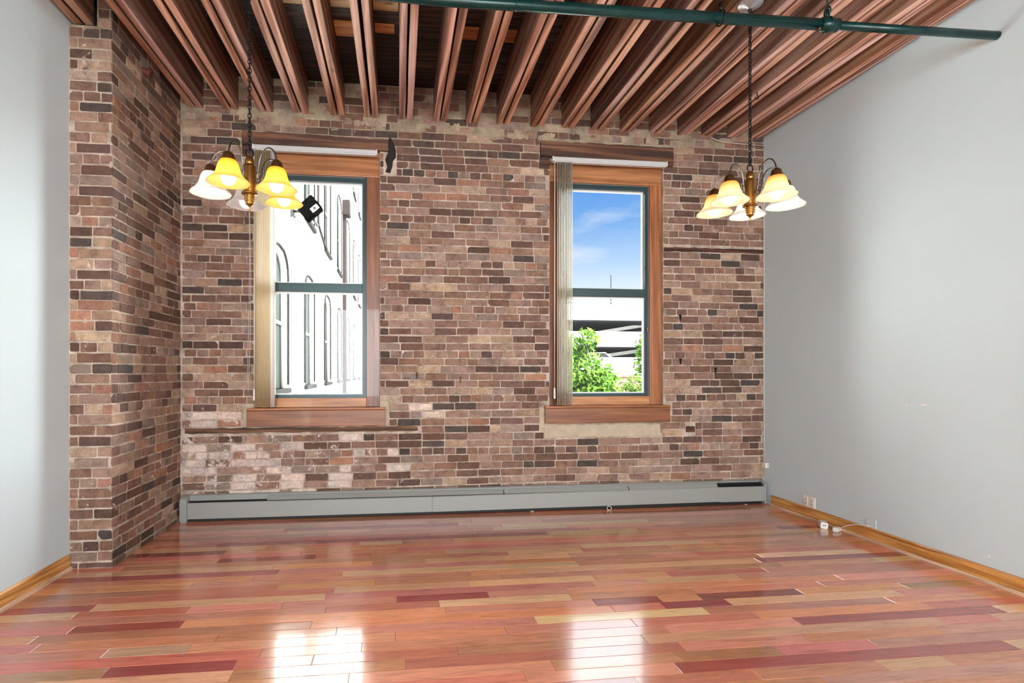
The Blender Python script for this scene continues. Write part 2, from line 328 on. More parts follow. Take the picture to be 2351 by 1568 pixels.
def brickwork(mb, org, u, nrm, u0, u1, z0, z1, holes, seed, shift=0.0, headers=(), rough_top=None):
    """bricks standing 6 mm proud of the mortar plane through org; u = direction along the wall, nrm = outward"""
    rng = random.Random(seed); org = Vector(org); u = Vector(u); nrm = Vector(nrm)
    k0 = int(math.floor((z0 - 2.254) / PH)) - 1; k1 = int(math.ceil((z1 - 2.254) / PH)) + 1
    for k in range(k0, k1):
        zc = 2.254 + k * PH; header = (k % 6 == 0) if zc > 0.8 else (k in headers)
        L = HL if header else SL
        off = (0.25 * L if header else (0.5 * L if k % 2 else 0.0)) + rng.uniform(-0.015, 0.015) + shift
        x = u0 - ((u0 - off) % L) - L
        # the free intervals of this course
        iv = [(u0, u1)]
        for (a, b_, c, d) in holes:
            if zc + PH / 2 > c + 0.012 and zc - PH / 2 < d - 0.012:
                nv = []
                for (p, q) in iv:
                    if b_ <= p or a >= q: nv.append((p, q)); continue
                    if a > p: nv.append((p, a))
                    if b_ < q: nv.append((b_, q))
                iv = nv
        while x < u1:
            ln = L * rng.uniform(0.965, 1.035)
            if not header and rng.random() < 0.07: ln = HL
            for (p, q) in iv:
                a = max(x + 0.003, p + 0.004); b_ = min(x + ln - 0.005, q - 0.004)
                if b_ - a < 0.028: continue
                h = 0.0296 + rng.uniform(-0.0022, 0.0012)
                wob = 0.004 * math.sin(a * 2.1 + k * 0.7) + rng.uniform(-0.0018, 0.0018)
                lo = max(zc - h + wob, z0 + 0.002); hi = min(zc + h + wob, z1 - 0.002)
                if hi - lo < 0.015: continue
                if rough_top and zc > rough_top and rng.random() < 0.30: continue
                j = lambda s=0.0018: rng.uniform(-s, s)
                r = rng.uniform(0.002, 0.007)
                ch = [r, r, r, r]
                if rng.random() < 0.14: ch[rng.randrange(4)] = rng.uniform(0.012, 0.026)
                ch = [min(c_, (hi - lo) * 0.42, (b_ - a) * 0.4) for c_ in ch]
                mid = (a + b_) / 2
                P = [(a + ch[0], lo + j()), (mid + j(.01), lo + j()), (b_ - ch[1], lo + j()), (b_ + j(.001), lo + ch[1]), (b_ + j(.001), hi - ch[2]), (b_ - ch[2], hi + j()), (mid + j(.01), hi + j()), (a + ch[3], hi + j()), (a + j(.001), hi - ch[3]), (a + j(.001), lo + ch[0])]
                dp = rng.uniform(0.0025, 0.0065); cx = (a + b_) / 2; cz = (lo + hi) / 2
                V = []
                for (s_, ins, dd) in ((1.0, 0.0, -0.004), (1.0, 0.0008, dp * 0.55), (1.0, 0.0038, dp)):
                    for (px, pz) in P:
                        ddx = ins if px < cx else -ins; ddz = ins if pz < cz else -ins
                        q3 = org + u * (px + ddx) + nrm * (dd + (rng.uniform(-.0006, .0006) if dd > 0 else 0)); V.append((q3.x, q3.y, org.z + pz + ddz))
                nP = len(P); F = []
                for lay in (0, 1):
                    for i in range(nP): F.append((lay * nP + i, lay * nP + (i + 1) % nP, (lay + 1) * nP + (i + 1) % nP, (lay + 1) * nP + i))
                F.append(tuple(2 * nP + i for i in range(nP)))
                xx = (org + u * cx).x
                mb.add(V, F, 0, srgb(*pick(rng, cz, xx)))
            x += ln if ln > L * 0.8 or header else HL
YM = 4.736          # mortar plane of the back wall
WIN = {1: (-1.250, -0.167), 2: (1.396, 2.512)}
WZ0, WZ1 = 0.958, 3.262
holes = [(WIN[1][0], WIN[1][1], WZ0, WZ1), (WIN[2][0], WIN[2][1], WZ0, WZ1 + 0.03),
         (-1.345, -0.085, 3.235, 3.37), (1.304, 2.605, 3.235, 3.415), (-1.345, WIN[1][0], 3.15, 3.37), (1.298, WIN[2][0], 3.165, 3.3),
         (-1.83, 0.20, 0.735, 0.797), (2.735, 2.835, 0.69, 0.765), (1.345, 2.48, 0.66, 0.79), (2.515, 3.55, 2.425, 2.475),
         (-0.13, -0.02, 3.06, 3.29),
         (-1.335, -1.25, 0.80, 0.97), (-0.167, -0.085, 0.80, 1.02), (1.30, 1.396, 0.76, 0.95), (2.512, 2.60, 0.90, 0.975)]
mb = MB()
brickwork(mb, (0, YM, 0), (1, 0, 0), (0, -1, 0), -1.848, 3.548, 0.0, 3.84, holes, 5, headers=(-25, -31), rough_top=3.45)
# solid wall behind the bricks with the two openings
def slab(x0, x1, z0, z1): mb.box((x0, YM, z0), (x1, 4.93, z1), 1)
slab(-2.12, 3.70, -0.02, WZ0); slab(-2.12, 3.70, 3.30, 3.90)
slab(-2.12, WIN[1][0], WZ0, 3.30); slab(WIN[1][1], WIN[2][0], WZ0, 3.30); slab(WIN[2][1], 3.70, WZ0, 3.30)
# patches of parging round the sills and the long patch below the right-hand window
def patch(x0, x1, z0, z1, seed, th=0.007, mi=2):
    rng = random.Random(seed); N = max(6, int((x1 - x0) / 0.04)); vs = []; 
    top = [(x0 + (x1 - x0) * i / N, z1 + rng.uniform(-.007, .004)) for i in range(N + 1)]
    bot = [(x0 + (x1 - x0) * i / N + rng.uniform(-.01, .01), z0 + rng.uniform(-.008, .01)) for i in range(N + 1)]
    for (x, z) in top: vs.append((x, YM - th, z))
    for (x, z) in bot: vs.append((x, YM - th * 0.7, z))
    for (x, z) in top: vs.append((x, YM + .002, z + .006))
    for (x, z) in bot: vs.append((x, YM + .002, z - .006))
    k = N + 1; fs = []
    for i in range(N):
        fs += [(i, i + 1, k + i + 1, k + i), (2 * k + i, 2 * k + i + 1, i + 1, i), (k + i, k + i + 1, 3 * k + i + 1, 3 * k + i)]
    fs += [(0, k, 3 * k, 2 * k), (N, 2 * k + N, 3 * k + N, k + N)]
    mb.add(vs, fs, mi)
patch(1.350, 2.475, 0.668, 0.785, 1); patch(-1.335, -1.255, 0.80, 0.97, 2); patch(-0.163, -0.09, 0.80, 1.02, 3); patch(1.30, 1.39, 0.76, 0.95, 4); patch(2.515, 2.60, 0.905, 0.972, 6)
rg = random.Random(44)
for i in range(34):   # smears of mortar along the ragged top courses
    x = rg.uniform(-1.75, 3.4); w = rg.uniform(.05, .16); z = rg.uniform(3.40, 3.52); patch(x, min(x + w, 3.5), z, z + rg.uniform(.03, .06), 100 + i, 0.008, 1)
wb = mb.build('wall_back', [M_brick, M_mortar, M_plaster], recalc=False)
struct(wb, 'exposed brick wall with two tall windows')

# brick pier in the left corner (its front face and its long side face)
mb = MB()
rt = 3.80
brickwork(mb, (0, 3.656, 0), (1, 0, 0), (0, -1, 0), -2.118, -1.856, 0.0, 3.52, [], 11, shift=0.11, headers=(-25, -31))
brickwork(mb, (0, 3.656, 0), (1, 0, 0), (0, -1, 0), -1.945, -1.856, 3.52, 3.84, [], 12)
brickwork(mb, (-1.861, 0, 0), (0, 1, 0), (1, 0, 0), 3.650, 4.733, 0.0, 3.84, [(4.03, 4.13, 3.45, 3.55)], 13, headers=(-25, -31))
mb.box((-2.12, 3.656, -0.02), (-1.861, 4.735, 3.53), 1); mb.box((-1.95, 3.656, 3.53), (-1.861, 4.735, 3.84), 1)
pier = mb.build('wall_pier', [M_brick, M_mortar], recalc=False); struct(pier, 'brick pier standing out in the left corner')
mb = MB(); mb.tube([(-1.90, 4.08, 3.50), (-1.815, 4.08, 3.47)], 0.028, 14); mb.tube([(-1.825, 4.08, 3.4735), (-1.812, 4.08, 3.469)], 0.034, 14)
tag(mb.build('pipe_stub', plain('rust', srgb(112, 58, 44), 0.7, 0.2, noise_amt=0.4)), 'short rusty pipe stub in a hole high on the brick pier', 'pipe')

# ------------------------------------------------------------------ painted walls, floor, ceiling
mb = MB(); mb.box((-2.24, -4.0, -0.02), (-2.12, 3.656, 3.62)); mb.box((-2.24, 3.656, -0.02), (-2.12, 4.9, 3.9))
rg = random.Random(3); zz = [(y, 3.60 + rg.uniform(0, .03)) for y in [1.5 + i * 0.12 for i in range(18)]]
struct(mb.build('wall_left', M_paint), 'pale grey painted wall on the left')
mb = MB(); mb.box((3.55, -4.0, -0.02), (3.70, 4.735, 3.90))
wr = struct(mb.build('wall_right', M_paint), 'pale grey painted wall on the right')
mb = MB()
for (x0, x1, z0, z1) in ((-2.24, -1.6, -.02, 3.9), (0.10, 1.30, -.02, 3.9), (3.0, 3.70, -.02, 3.9), (-1.6, 0.10, -.02, .65), (1.30, 3.0, -.02, .65), (-1.6, 0.10, 2.85, 3.9), (1.30, 3.0, 2.85, 3.9)):
    mb.box((x0, -4.12, z0), (x1, -4.0, z1))
struct(mb.build('wall_rear', M_paint), 'painted wall behind the photographer')

# floor of individual planks
FC = {'o': (206, 134, 94), 's': (210, 138, 112), 'm': (156, 68, 64), 't': (216, 162, 122), 'b': (186, 126, 90), 'r': (200, 114, 94), 'y': (224, 180, 136), 'w': (202, 126, 102)}
FW = [('o', 24), ('s', 18), ('m', 7), ('t', 14), ('b', 13), ('r', 12), ('y', 5), ('w', 12)]
PW = 0.0826
special = [(-0.01, 0.51, 2.964, 'm'), (-1.24, -0.71, 2.396, 'm'), (-1.33, -0.21, 4.05, 'm'), (-1.61, -1.09, 2.795, 'm'), (-0.21, 1.17, 4.021 - .0, 'm'), (0.85, 2.13, 4.319, 'y'),
           (1.44, 1.82, 2.723, 'm'), (1.7, 2.32, 2.822, 'm'), (-0.17, 0.18, 3.519, 'b'), (0.03, 1.31, 2.315, 'r'), (-0.14, 0.64, 3.212, 'b'), (2.03, 3.22, 2.491, 'm'), (-1.21, -0.57, 3.68, 'm'), (0.27, 1.17, 2.40, 'b'), (0.76, 1.39, 4.184, 'y')]
mb = MB(); rng = random.Random(21)
mb.box((-2.12, -4.0, -0.06), (3.55, 4.735, -0.004), 1)
nrow = int((4.735 + 4.0) / PW) + 1
for i in range(nrow):
    y1 = 4.735 - i * PW; y0 = max(y1 - PW, -4.0)
    if y1 <= -3.99: break
    sp_ = sorted([s for s in special if y0 <= s[2] < y1])
    segs = []; x = -2.12 - rng.uniform(0, 0.9); prev = None
    while x < 3.55:
        nx = [s for s in sp_ if s[0] > x - 0.02]
        if nx and nx[0][0] - x < 0.02:
            segs.append((nx[0][0], nx[0][1], nx[0][3])); x = nx[0][1]; sp_.remove(nx[0]); continue
        L = rng.choice((0.35, 0.5, 0.62, 0.75, 0.9, 1.1, 1.35, 1.6)) * rng.uniform(0.9, 1.1); e_ = x + L
        if nx and e_ > nx[0][0] - 0.2: e_ = nx[0][0]
        c = rng.choices([a for a, _ in FW], [b_ for _, b_ in FW])[0]
        if c == prev and c == 'm': c = 'o'
        segs.append((x, e_, c)); prev = c; x = e_
    for (a, b_, c) in segs:
        a = max(a, -2.12); b_ = min(b_, 3.55)
        if b_ - a < 0.01: continue
        k = rng.uniform(0.9, 1.08); cc = tuple(min(255, v * k + rng.uniform(-6, 6)) for v in FC[c]); cc = srgb(*cc)
        gx = 0.0006; ch = 0.0014; tilt = rng.uniform(-.0003, .0003)
        vs = [(a + gx, y0 + gx, -.004), (b_ - gx, y0 + gx, -.004), (b_ - gx, y1 - gx, -.004), (a + gx, y1 - gx, -.004),
              (a + gx, y0 + gx, -.0012), (b_ - gx, y0 + gx, -.0012), (b_ - gx, y1 - gx, -.0012), (a + gx, y1 - gx, -.0012),
              (a + gx + ch, y0 + gx + ch, tilt), (b_ - gx - ch, y0 + gx + ch, -tilt), (b_ - gx - ch, y1 - gx - ch, -tilt), (a + gx + ch, y1 - gx - ch, tilt)]
        mb.add(vs, [(0, 1, 5, 4), (1, 2, 6, 5), (2, 3, 7, 6), (3, 0, 4, 7), (4, 5, 9, 8), (5, 6, 10, 9), (6, 7, 11, 10), (7, 4, 8, 11), (8, 9, 10, 11)], 0, cc)
struct(mb.build('floor', [M_floor, M_gap], recalc=False), 'glossy red and orange hardwood plank floor')

# ceiling deck boards above the joists
mb = MB(); rng = random.Random(8); y = 4.735
while y > -4.0:
    w = rng.uniform(0.12, 0.16); y0 = max(y - w, -4.0); x = -2.12
    while x < 3.55:
        e_ = min(x + rng.uniform(1.2, 3.0), 3.55); k = rng.uniform(0.4, 1.7)
        mb.box((x + .001, y0 + .003, 3.842 + rng.uniform(0, .006)), (e_ - .001, y, 3.90), 0, (k, k * rng.uniform(.92, 1), k * rng.uniform(.88, 1), 1)); x = e_
    y = y0
mb.box((-2.24, -4.12, 3.90), (3.70, 5.05, 3.95), 0, (.4, .4, .4, 1))
struct(mb.build('ceiling', M_deck), 'dark plank deck above the joists')

ORD = ['first', 'second', 'third', 'fourth', 'fifth', 'sixth', 'seventh', 'eighth', 'ninth', 'tenth', 'eleventh', 'twelfth', 'thirteenth', 'fourteenth', 'fifteenth', 'sixteenth', 'seventeenth', 'eighteenth', 'nineteenth', 'twentieth']
NOTE = {0: 'resting on top of the brick pier', 1: 'running along the side of the brick pier', 4: 'from which the left chandelier hangs', 5: 'ending above the middle of the left window', 7: 'pointing straight at the camera', 14: 'from which the right chandelier hangs', 19: 'close against the right painted wall'}
JX = [-2.03, -1.73, -1.437, -1.145, -0.85, -0.533, -0.24, 0.066, 0.373, 0.664, 0.951, 1.271, 1.567, 1.85, 2.14, 2.423, 2.709, 2.949, 3.215, 3.449]
def plank(mb, x0, x1, y0, y1, z0, z1, seed, tint):
    rng = random.Random(seed); N = 26; V = []
    for i in range(N + 1):
        y = y0 + (y1 - y0) * i / N; w = 0.0028
        a = x0 + noise.noise((y * 1.7, seed, 0)) * .004; b_ = x1 + noise.noise((y * 1.7, seed, 7)) * .004
        zb = z0 + noise.noise((y * 0.9, seed, 3)) * .006; c = .003 + .002 * noise.noise((y * 5, seed, 9))
        V += [(a, y, z1), (a, y, zb + c), (a + c, y, zb), (b_ - c, y, zb), (b_, y, zb + c), (b_, y, z1)]
    F = []
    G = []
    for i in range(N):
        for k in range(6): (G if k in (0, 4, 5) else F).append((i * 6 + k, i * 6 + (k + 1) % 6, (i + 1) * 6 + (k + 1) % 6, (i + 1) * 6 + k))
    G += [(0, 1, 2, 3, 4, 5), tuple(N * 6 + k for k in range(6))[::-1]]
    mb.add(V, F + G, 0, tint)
    for i in range(len(mb.c) - len(G), len(mb.c)): mb.c[i] = (tint[0] * .50, tint[1] * .455, tint[2] * .41, 1)   # all faces but the underside tinted darker
for i, x in enumerate(JX):
    ye = 4.728
    lab = '%s doubled timber ceiling joist counted from the left wall' % ORD[i]
    if i in NOTE: lab = '%s doubled timber joist from the left wall, %s' % (ORD[i], NOTE[i])
    t = thing('ceiling_joist', (x, 4.7, 3.55), lab, 'joist', 'doubled ceiling joists')
    rng = random.Random(70 + i)
    w1 = 0.050 + rng.uniform(-.004, .004); gp = 0.0085 + rng.uniform(-.002, .003)
    zz = 3.55 if i else 3.535
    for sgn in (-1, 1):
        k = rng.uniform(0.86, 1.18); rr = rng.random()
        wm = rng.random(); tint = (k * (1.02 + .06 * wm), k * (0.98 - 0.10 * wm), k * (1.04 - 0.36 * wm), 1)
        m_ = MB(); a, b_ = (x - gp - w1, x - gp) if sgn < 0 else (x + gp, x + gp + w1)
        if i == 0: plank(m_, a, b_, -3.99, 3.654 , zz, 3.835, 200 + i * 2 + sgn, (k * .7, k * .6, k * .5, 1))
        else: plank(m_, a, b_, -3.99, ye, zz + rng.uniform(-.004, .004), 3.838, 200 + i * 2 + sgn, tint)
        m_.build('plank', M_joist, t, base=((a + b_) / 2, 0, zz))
# ledger beam on the left wall top, beside the pier
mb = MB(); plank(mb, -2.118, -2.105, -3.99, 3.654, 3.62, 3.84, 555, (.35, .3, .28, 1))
# newer boards showing between the joists
def board(name, x0, x1, y0, y1, z0, z1, label, k=(1, 1, 1, 1), m=None):
    mb = MB(); mb.box((x0, y0, z0), (x1, y1, z1), 0, k, bev=0.003); o = mb.build(name, m or M_newpine, base=((x0 + x1) / 2, y0, z0)); return tag(o, label, 'board', 'newer boards between the joists')
board('pine_board', -1.085, -0.91, 3.30, 3.72, 3.822, 3.84, 'pale new pine board on the deck left of the left chandelier joist')
board('pine_board', -0.79, -0.595, 3.30, 3.72, 3.822, 3.84, 'pale new pine board on the deck right of the left chandelier joist')
board('pine_board', -0.47, -0.305, 3.30, 3.72, 3.822, 3.84, 'pale new pine board with a knot, right of the sixth joist')
board('pine_board', -0.175, 0.0, 3.30, 3.72, 3.822, 3.84, 'pale new pine board just left of the joist pointing at the camera')
board('patch_board', -0.47, -0.305, 3.88, 4.04, 3.822, 3.84, 'orange patch board between the sixth and seventh joists', (1, .66, .42, 1))
board('patch_board', -0.175, -0.03, 3.88, 3.97, 3.822, 3.84, 'small orange patch board beside the joist pointing at the camera', (1, .58, .36, 1))
board('patch_board', 0.44, 0.595, 3.84, 3.97, 3.822, 3.84, 'brown patch board between the ninth and tenth joists', (.62, .34, .2, 1))
board('patch_board', 0.73, 0.885, 3.84, 3.97, 3.822, 3.84, 'brown patch board between the tenth and eleventh joists', (.5, .27, .16, 1))

# ------------------------------------------------------------------ windows
def window(num, XL, XR, gx0, gx1, head_z, xsR, label):
    t = thing('window_%d' % num, ((XL + XR) / 2, 4.77, WZ0), label, 'window'); t['kind'] = 'structure'
    yf, yb = 4.765, 4.90
    def P(name, a, b, m, bev=0.003, col=(.86, .82, .80, 1), parent=t):
        mb = MB(); mb.box(a, b, 0, col, bev=bev); o = mb.build(name, m, None, base=a)
        o.parent = parent; o.location = Vector(a) - parent.matrix_world.translation if False else Vector(a) - Vector(PL[parent.name]); PL[o.name] = Vector(a); return o
    PL = {t.name: Vector(t.location)}
    fx0, fx1 = gx0 - 0.04, xsR                       # outer edges of the dark sash frame
    zt = head_z; zb = 1.045
    P('head_board', (XL + .001, yf, zt), (XR - .001, yf + .03, 3.255), M_case_x)
    P('side_board', (XL + .001, yf, WZ0 + .006), (fx0, yf + .03, zt - .001), M_case_z, col=(.42, .34, .30, 1))  # left board tinted dark: shadow beside the blind put into the colour
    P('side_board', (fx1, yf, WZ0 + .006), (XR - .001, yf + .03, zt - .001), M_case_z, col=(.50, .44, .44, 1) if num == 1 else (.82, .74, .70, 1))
    P('bottom_board', (fx0 + .001, yf + .003, WZ0 + .006), (fx1 - .001, yf + .03, zb - .001), M_case_x, col=(1.1, 1.1, 1.05, 1))
    # jamb lining behind the boards
    ys0, ys1 = 4.80, 4.86
    mb = MB()
    mb.box((fx0, ys0, zb), (fx0 + .035, ys1, zt)); mb.box((fx1 - .035, ys0, zb), (fx1, ys1, zt)); mb.box((fx0 + .035, ys0, zt - .045), (fx1 - .035, ys1, zt)); mb.box((fx0 + .035, ys0, zb), (fx1 - .035, ys1, zb + .028))
    fr = mb.build('sash_frame', M_sash, None, base=(fx0, ys0, zb)); fr.parent = t; fr.location = Vector((fx0, ys0, zb)) - t.location; PL[fr.name] = Vector((fx0, ys0, zb))
    # white inner beads, upper and lower
    mb = MB(); zm0, zm1 = 1.992, 2.072
    for (z0, z1, yo) in ((zb + .028, zm0, 0.012), (zm1, zt - .045, 0.03)):
        w = 0.014
        mb.box((fx0 + .035, ys0 + yo, z0), (fx0 + .035 + w, ys0 + yo + .02, z1)); mb.box((fx1 - .035 - w, ys0 + yo, z0), (fx1 - .035, ys0 + yo + .02, z1))
        mb.box((fx0 + .035 + w, ys0 + yo, z1 - w), (fx1 - .035 - w, ys0 + yo + .02, z1)); mb.box((fx0 + .035 + w, ys0 + yo, z0), (fx1 - .035 - w, ys0 + yo + .02, z0 + w * .8))
    o = mb.build('screen_bead', M_sashw, None, base=(fx0, ys0, zb)); o.parent = t; o.location = Vector((fx0, ys0, zb)) - t.location
    P('meeting_rail', (fx0 + .036, ys0 - .006, zm0), (fx1 - .036, ys1, zm1), M_sash, bev=.006)
    P('pane', (fx0 + .03, 4.838, zb + .02), (fx1 - .03, 4.842, zm0 + .02), M_glass, bev=0)
    P('pane', (fx0 + .03, 4.852, zm1 - .02), (fx1 - .03, 4.856, zt - .03), M_glass, bev=0)
    # outer reveal lining
    mb = MB(); mb.box((XL, 4.80, WZ0 - .01), (fx0, 4.92, 3.3)); mb.box((fx1, 4.80, WZ0 - .01), (XR, 4.92, 3.3)); mb.box((fx0, 4.80, zt), (fx1, 4.92, 3.3)); mb.box((fx0, 4.80, WZ0 - .01), (fx1, 4.92, zb - .002))
    o = mb.build('outer_lining', M_sashw, None, base=(XL, 4.80, WZ0)); o.parent = t; o.location = Vector((XL, 4.8, WZ0)) - t.location
    # sill board and apron
    xa, xb = (XL - .055, XR + .052)
    P('sill', (XL + .001, 4.70, .945), (XR - .001, 4.80, .962), M_case_x, bev=.004)
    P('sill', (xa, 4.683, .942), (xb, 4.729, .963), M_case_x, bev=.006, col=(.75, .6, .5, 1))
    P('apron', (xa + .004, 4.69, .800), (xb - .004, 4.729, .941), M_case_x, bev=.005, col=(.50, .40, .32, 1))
    mb = MB(); mb.box((0, 0, 0), (0.004, 0.004, 0.004))
    return t


w1 = window(1, WIN[1][0], WIN[1][1], -1.10, -0.322, 3.030, -0.287, 'left window looking onto a bright white building')
w2 = window(2, WIN[2][0], WIN[2][1], 1.585, 2.354, 3.062, 2.392, 'right window looking onto sky and trees')
# small lock and knots on the right-hand board of window 2
mb = MB(); mb.box((2.368, 4.755, 1.66), (2.376, 4.765, 1.70), bev=.001); tag(mb.build('window_catch', M_bronze), 'tiny dark catch on the right board of the right window', 'catch')

# lintels
def lintel(x0, x1, z0, z1, drops, label, seed):
    mb = MB(); rng = random.Random(seed); N = 22; V = []; y0, y1 = 4.700, 4.733
    for i in range(N + 1):
        x = x0 + (x1 - x0) * i / N; a = z0 + rng.uniform(-.004, .004); b_ = z1 + rng.uniform(-.006, .006) + (-.02 * ((i / N) if seed == 1 else 0))
        V += [(x, y1, a), (x, y0 + rng.uniform(0, .004), a), (x, y0 + rng.uniform(0, .004), b_), (x, y1, b_)]
    F = [(i * 4 + k, i * 4 + (k + 1) % 4, (i + 1) * 4 + (k + 1) % 4, (i + 1) * 4 + k) for i in range(N) for k in range(4)] + [(0, 1, 2, 3), (N * 4 + 3, N * 4 + 2, N * 4 + 1, N * 4)]
    mb.add(V, F)
    for (a, b_, c, d) in drops: mb.box((a, 4.712, c), (b_, 4.733, d), 0, (.7, .6, .6, 1), bev=.003)
    return tag(mb.build('wooden_lintel', M_lintel, base=(x0, 4.70, z0)), label, 'lintel', 'lintels over the windows')
lintel(-1.345, -0.090, 3.250, 3.366, [(-1.345, -1.256, 3.15, 3.25)], 'rough dark brown lintel over the left window with a charred right end', 1)
lintel(1.304, 2.600, 3.270, 3.410, [(1.298, 1.392, 3.165, 3.27), (2.52, 2.60, 3.232, 3.27)], 'reddish brown lintel over the right window, stepped down at both ends', 2)
mb = MB(); rg = random.Random(9)
pts = [(-.118, 3.07), (-.075, 3.06), (-.055, 3.12), (-.05, 3.17), (-.025, 3.20), (-.025, 3.27), (-.045, 3.33), (-.07, 3.38), (-.088, 3.37), (-.095, 3.24), (-.12, 3.18), (-.10, 3.12)]
V = [(x, 4.7335, z) for x, z in pts] + [(x, 4.722 + rg.uniform(-.004, .004), z) for x, z in [((px_ - -.075) * .8 - .075, (pz - 3.2) * .93 + 3.2) for px_, pz in pts]]
k = len(pts); mb.add(V, [(i, (i + 1) % k, k + (i + 1) % k, k + i) for i in range(k)] + [tuple(range(k, 2 * k))])
tag(mb.build('charred_stub', plain('charred_wood', srgb(34, 28, 27), .8, noise_amt=.4)), 'jagged charred timber stub at the right end of the left lintel', 'wood stub')

for i, (x, z) in enumerate(((2.680, 1.797), (2.684, 1.378), (3.041, 1.291), (0.165, 1.246), (0.559, 1.206))):
    mb = MB(); V = [(x - .011, 4.722, z + .028), (x + .013, 4.724, z + .027), (x + .005, 4.727, z - .03), (x - .004, 4.727, z - .03)]; V += [(p[0], 4.734, p[2]) for p in V]
    mb.add(V, [(0, 1, 2, 3), (0, 4, 5, 1), (1, 5, 6, 2), (2, 6, 7, 3), (3, 7, 4, 0)])
    tag(mb.build('masonry_spike', M_nailer if i > 2 else M_iron), ['dark iron spike in the bricks right of the right window, topmost', 'dark iron spike in the bricks right of the right window, below the topmost one', 'dark iron spike in the bricks nearest the right wall', 'brown spike stub in the bricks between the windows, left one', 'brown spike stub in the bricks between the windows, right one'][i], 'spike', 'old spikes in the brickwork')
# nailer strips let into the brickwork
def strip(x0, x1, z0, z1, label, col=(1, 1, 1, 1), seed=1, m=None, yo=4.724):
    mb = MB(); rng = random.Random(seed); N = max(8, int((x1 - x0) / .06)); V = []
    for i in range(N + 1):
        x = x0 + (x1 - x0) * i / N; a = z0 + rng.uniform(-.004, .005); b_ = z1 + rng.uniform(-.006, .003)
        y = yo + rng.uniform(-.002, .003); V += [(x, YM, a), (x, y, a), (x, y, b_), (x, YM, b_)]
    F = [(i * 4 + k, i * 4 + (k + 1) % 4, (i + 1) * 4 + (k + 1) % 4, (i + 1) * 4 + k) for i in range(N) for k in range(4)] + [(0, 1, 2, 3), (N * 4 + 3, N * 4 + 2, N * 4 + 1, N * 4)]
    mb.add(V, F, 0, col); return tag(mb.build('nailer_strip', m or M_nailer, base=(x0, yo, z0)), label, 'wood strip', 'wood strips let into the brickwork')
strip(-1.82, 0.17, 0.745, 0.790, 'long charred brown wood strip in the brickwork below the left window', seed=2)
strip(2.742, 2.828, 0.700, 0.755, 'short rusty brown wood block in the brickwork right of the right sill', (.6, .45, .4, 1), seed=3)
strip(2.520, 3.545, 2.430, 2.470, 'thin reddish brown wood strip in the brickwork beside the right window', (.8, .55, .55, 1), seed=4)

# vertical blinds, drawn aside to the left of each window
def blind(XL, XR, vx0, vx1, zr, beige, label, whites):
    t = thing('vertical_blind', (XL, 4.66, zr), label, 'blind', 'vertical blinds drawn to the left of their windows')
    bx, by, bz = t.location
    def put(mb, name, m, par=t):
        o = mb.build(name, m, None, base=(bx, by, bz)); o.parent = par; o.location = (0, 0, 0); return o
    mb = MB(); mb.prism([(4.645, zr - .002), (4.645, zr + .030), (4.651, zr + .036), (4.69, zr + .036), (4.697, zr + .03), (4.697, zr), (4.68, zr - .004), (4.66, zr - .004)], XL, XR)
    mb.prism([(4.652, zr - .012), (4.652, zr - .003), (4.69, zr - .003), (4.69, zr - .012)], XL + .01, XR - .008)
    put(mb, 'headrail', M_rail)
    for xe in (XL, XR):
        mb = MB(); mb.box((xe - .004, 4.642, zr - .008), (xe + .004, 4.70, zr + .038), bev=.002); put(mb, 'end_cap', M_white)
    N = 10
    for i in range(N):
        x = vx0 + (vx1 - vx0) * (i + .2) / N; mb = MB(); V = []; K = 6; th = .0011
        wh = i >= N - whites
        for j in range(K + 1):
            s = j / K; yy = 4.634 + .064 * s; xx = x + .024 * s - .009 * math.sin(PI * s)
            for z in (.972 + .002 * math.sin(i), zr - .012): V += [(xx, yy, z), (xx + th, yy, z)]
        F = []
        for j in range(K):
            a = j * 4; b_ = a + 4; F += [(a, b_, b_ + 2, a + 2), (a + 1, a + 3, b_ + 3, b_ + 1), (a, a + 1, b_ + 1, b_), (a + 2, b_ + 2, b_ + 3, a + 3)]
        F += [(0, 2, 3, 1), (K * 4, K * 4 + 1, K * 4 + 3, K * 4 + 2)]
        mb.add(V, F, 0, (1, 1, 1, 1), True); o = put(mb, 'vane', M_blind_white if wh else beige)
        if wh: o['label'] = 'white vane'
    mb = MB(); xc = XL + .012
    mb.tube([(xc, 4.645, zr), (xc - .001, 4.645, 2.0), (xc, 4.645, 1.13)], .0022, 6); mb.tube([(xc + .006, 4.647, zr), (xc + .004, 4.647, 2.0), (xc + .001, 4.647, 1.13)], .0018, 6)
    put(mb, 'cord', M_blind_white)
    mb = MB(); mb.lathe([(.001, 1.135), (.006, 1.13), (.0085, 1.12), (.0095, 1.04), (.008, 1.032), (.001, 1.03)], 12, (xc, 4.645, 0)); put(mb, 'cord_weight', M_white)
    return t
blind(-1.240, -0.190, -1.222, -1.078, 3.193, M_blind_beige, 'beige vertical blind with white headrail, stacked at the left of the left window', 1)
blind(1.404, 2.503, 1.440, 1.592, 3.213, plain('grey_beige_vane', srgb(222, 216, 196), .6), 'pale grey-beige vertical blind with white cord weight, stacked left of the right window', 1)
mb = MB(); mb.tube([(-1.292, 4.725, 2.95), (-1.285, 4.724, 2.2), (-1.295, 4.722, 1.6), (-1.305, 4.722, 1.18)], .0018, 6); mb.tube([(-1.292, 4.725, 2.95), (-1.275, 4.724, 2.1), (-1.282, 4.722, 1.5), (-1.298, 4.722, 1.10)], .0018, 6)
tag(mb.build('blind_cord', M_blind_white), 'thin white looped cord on the bricks left of the left window', 'cord')

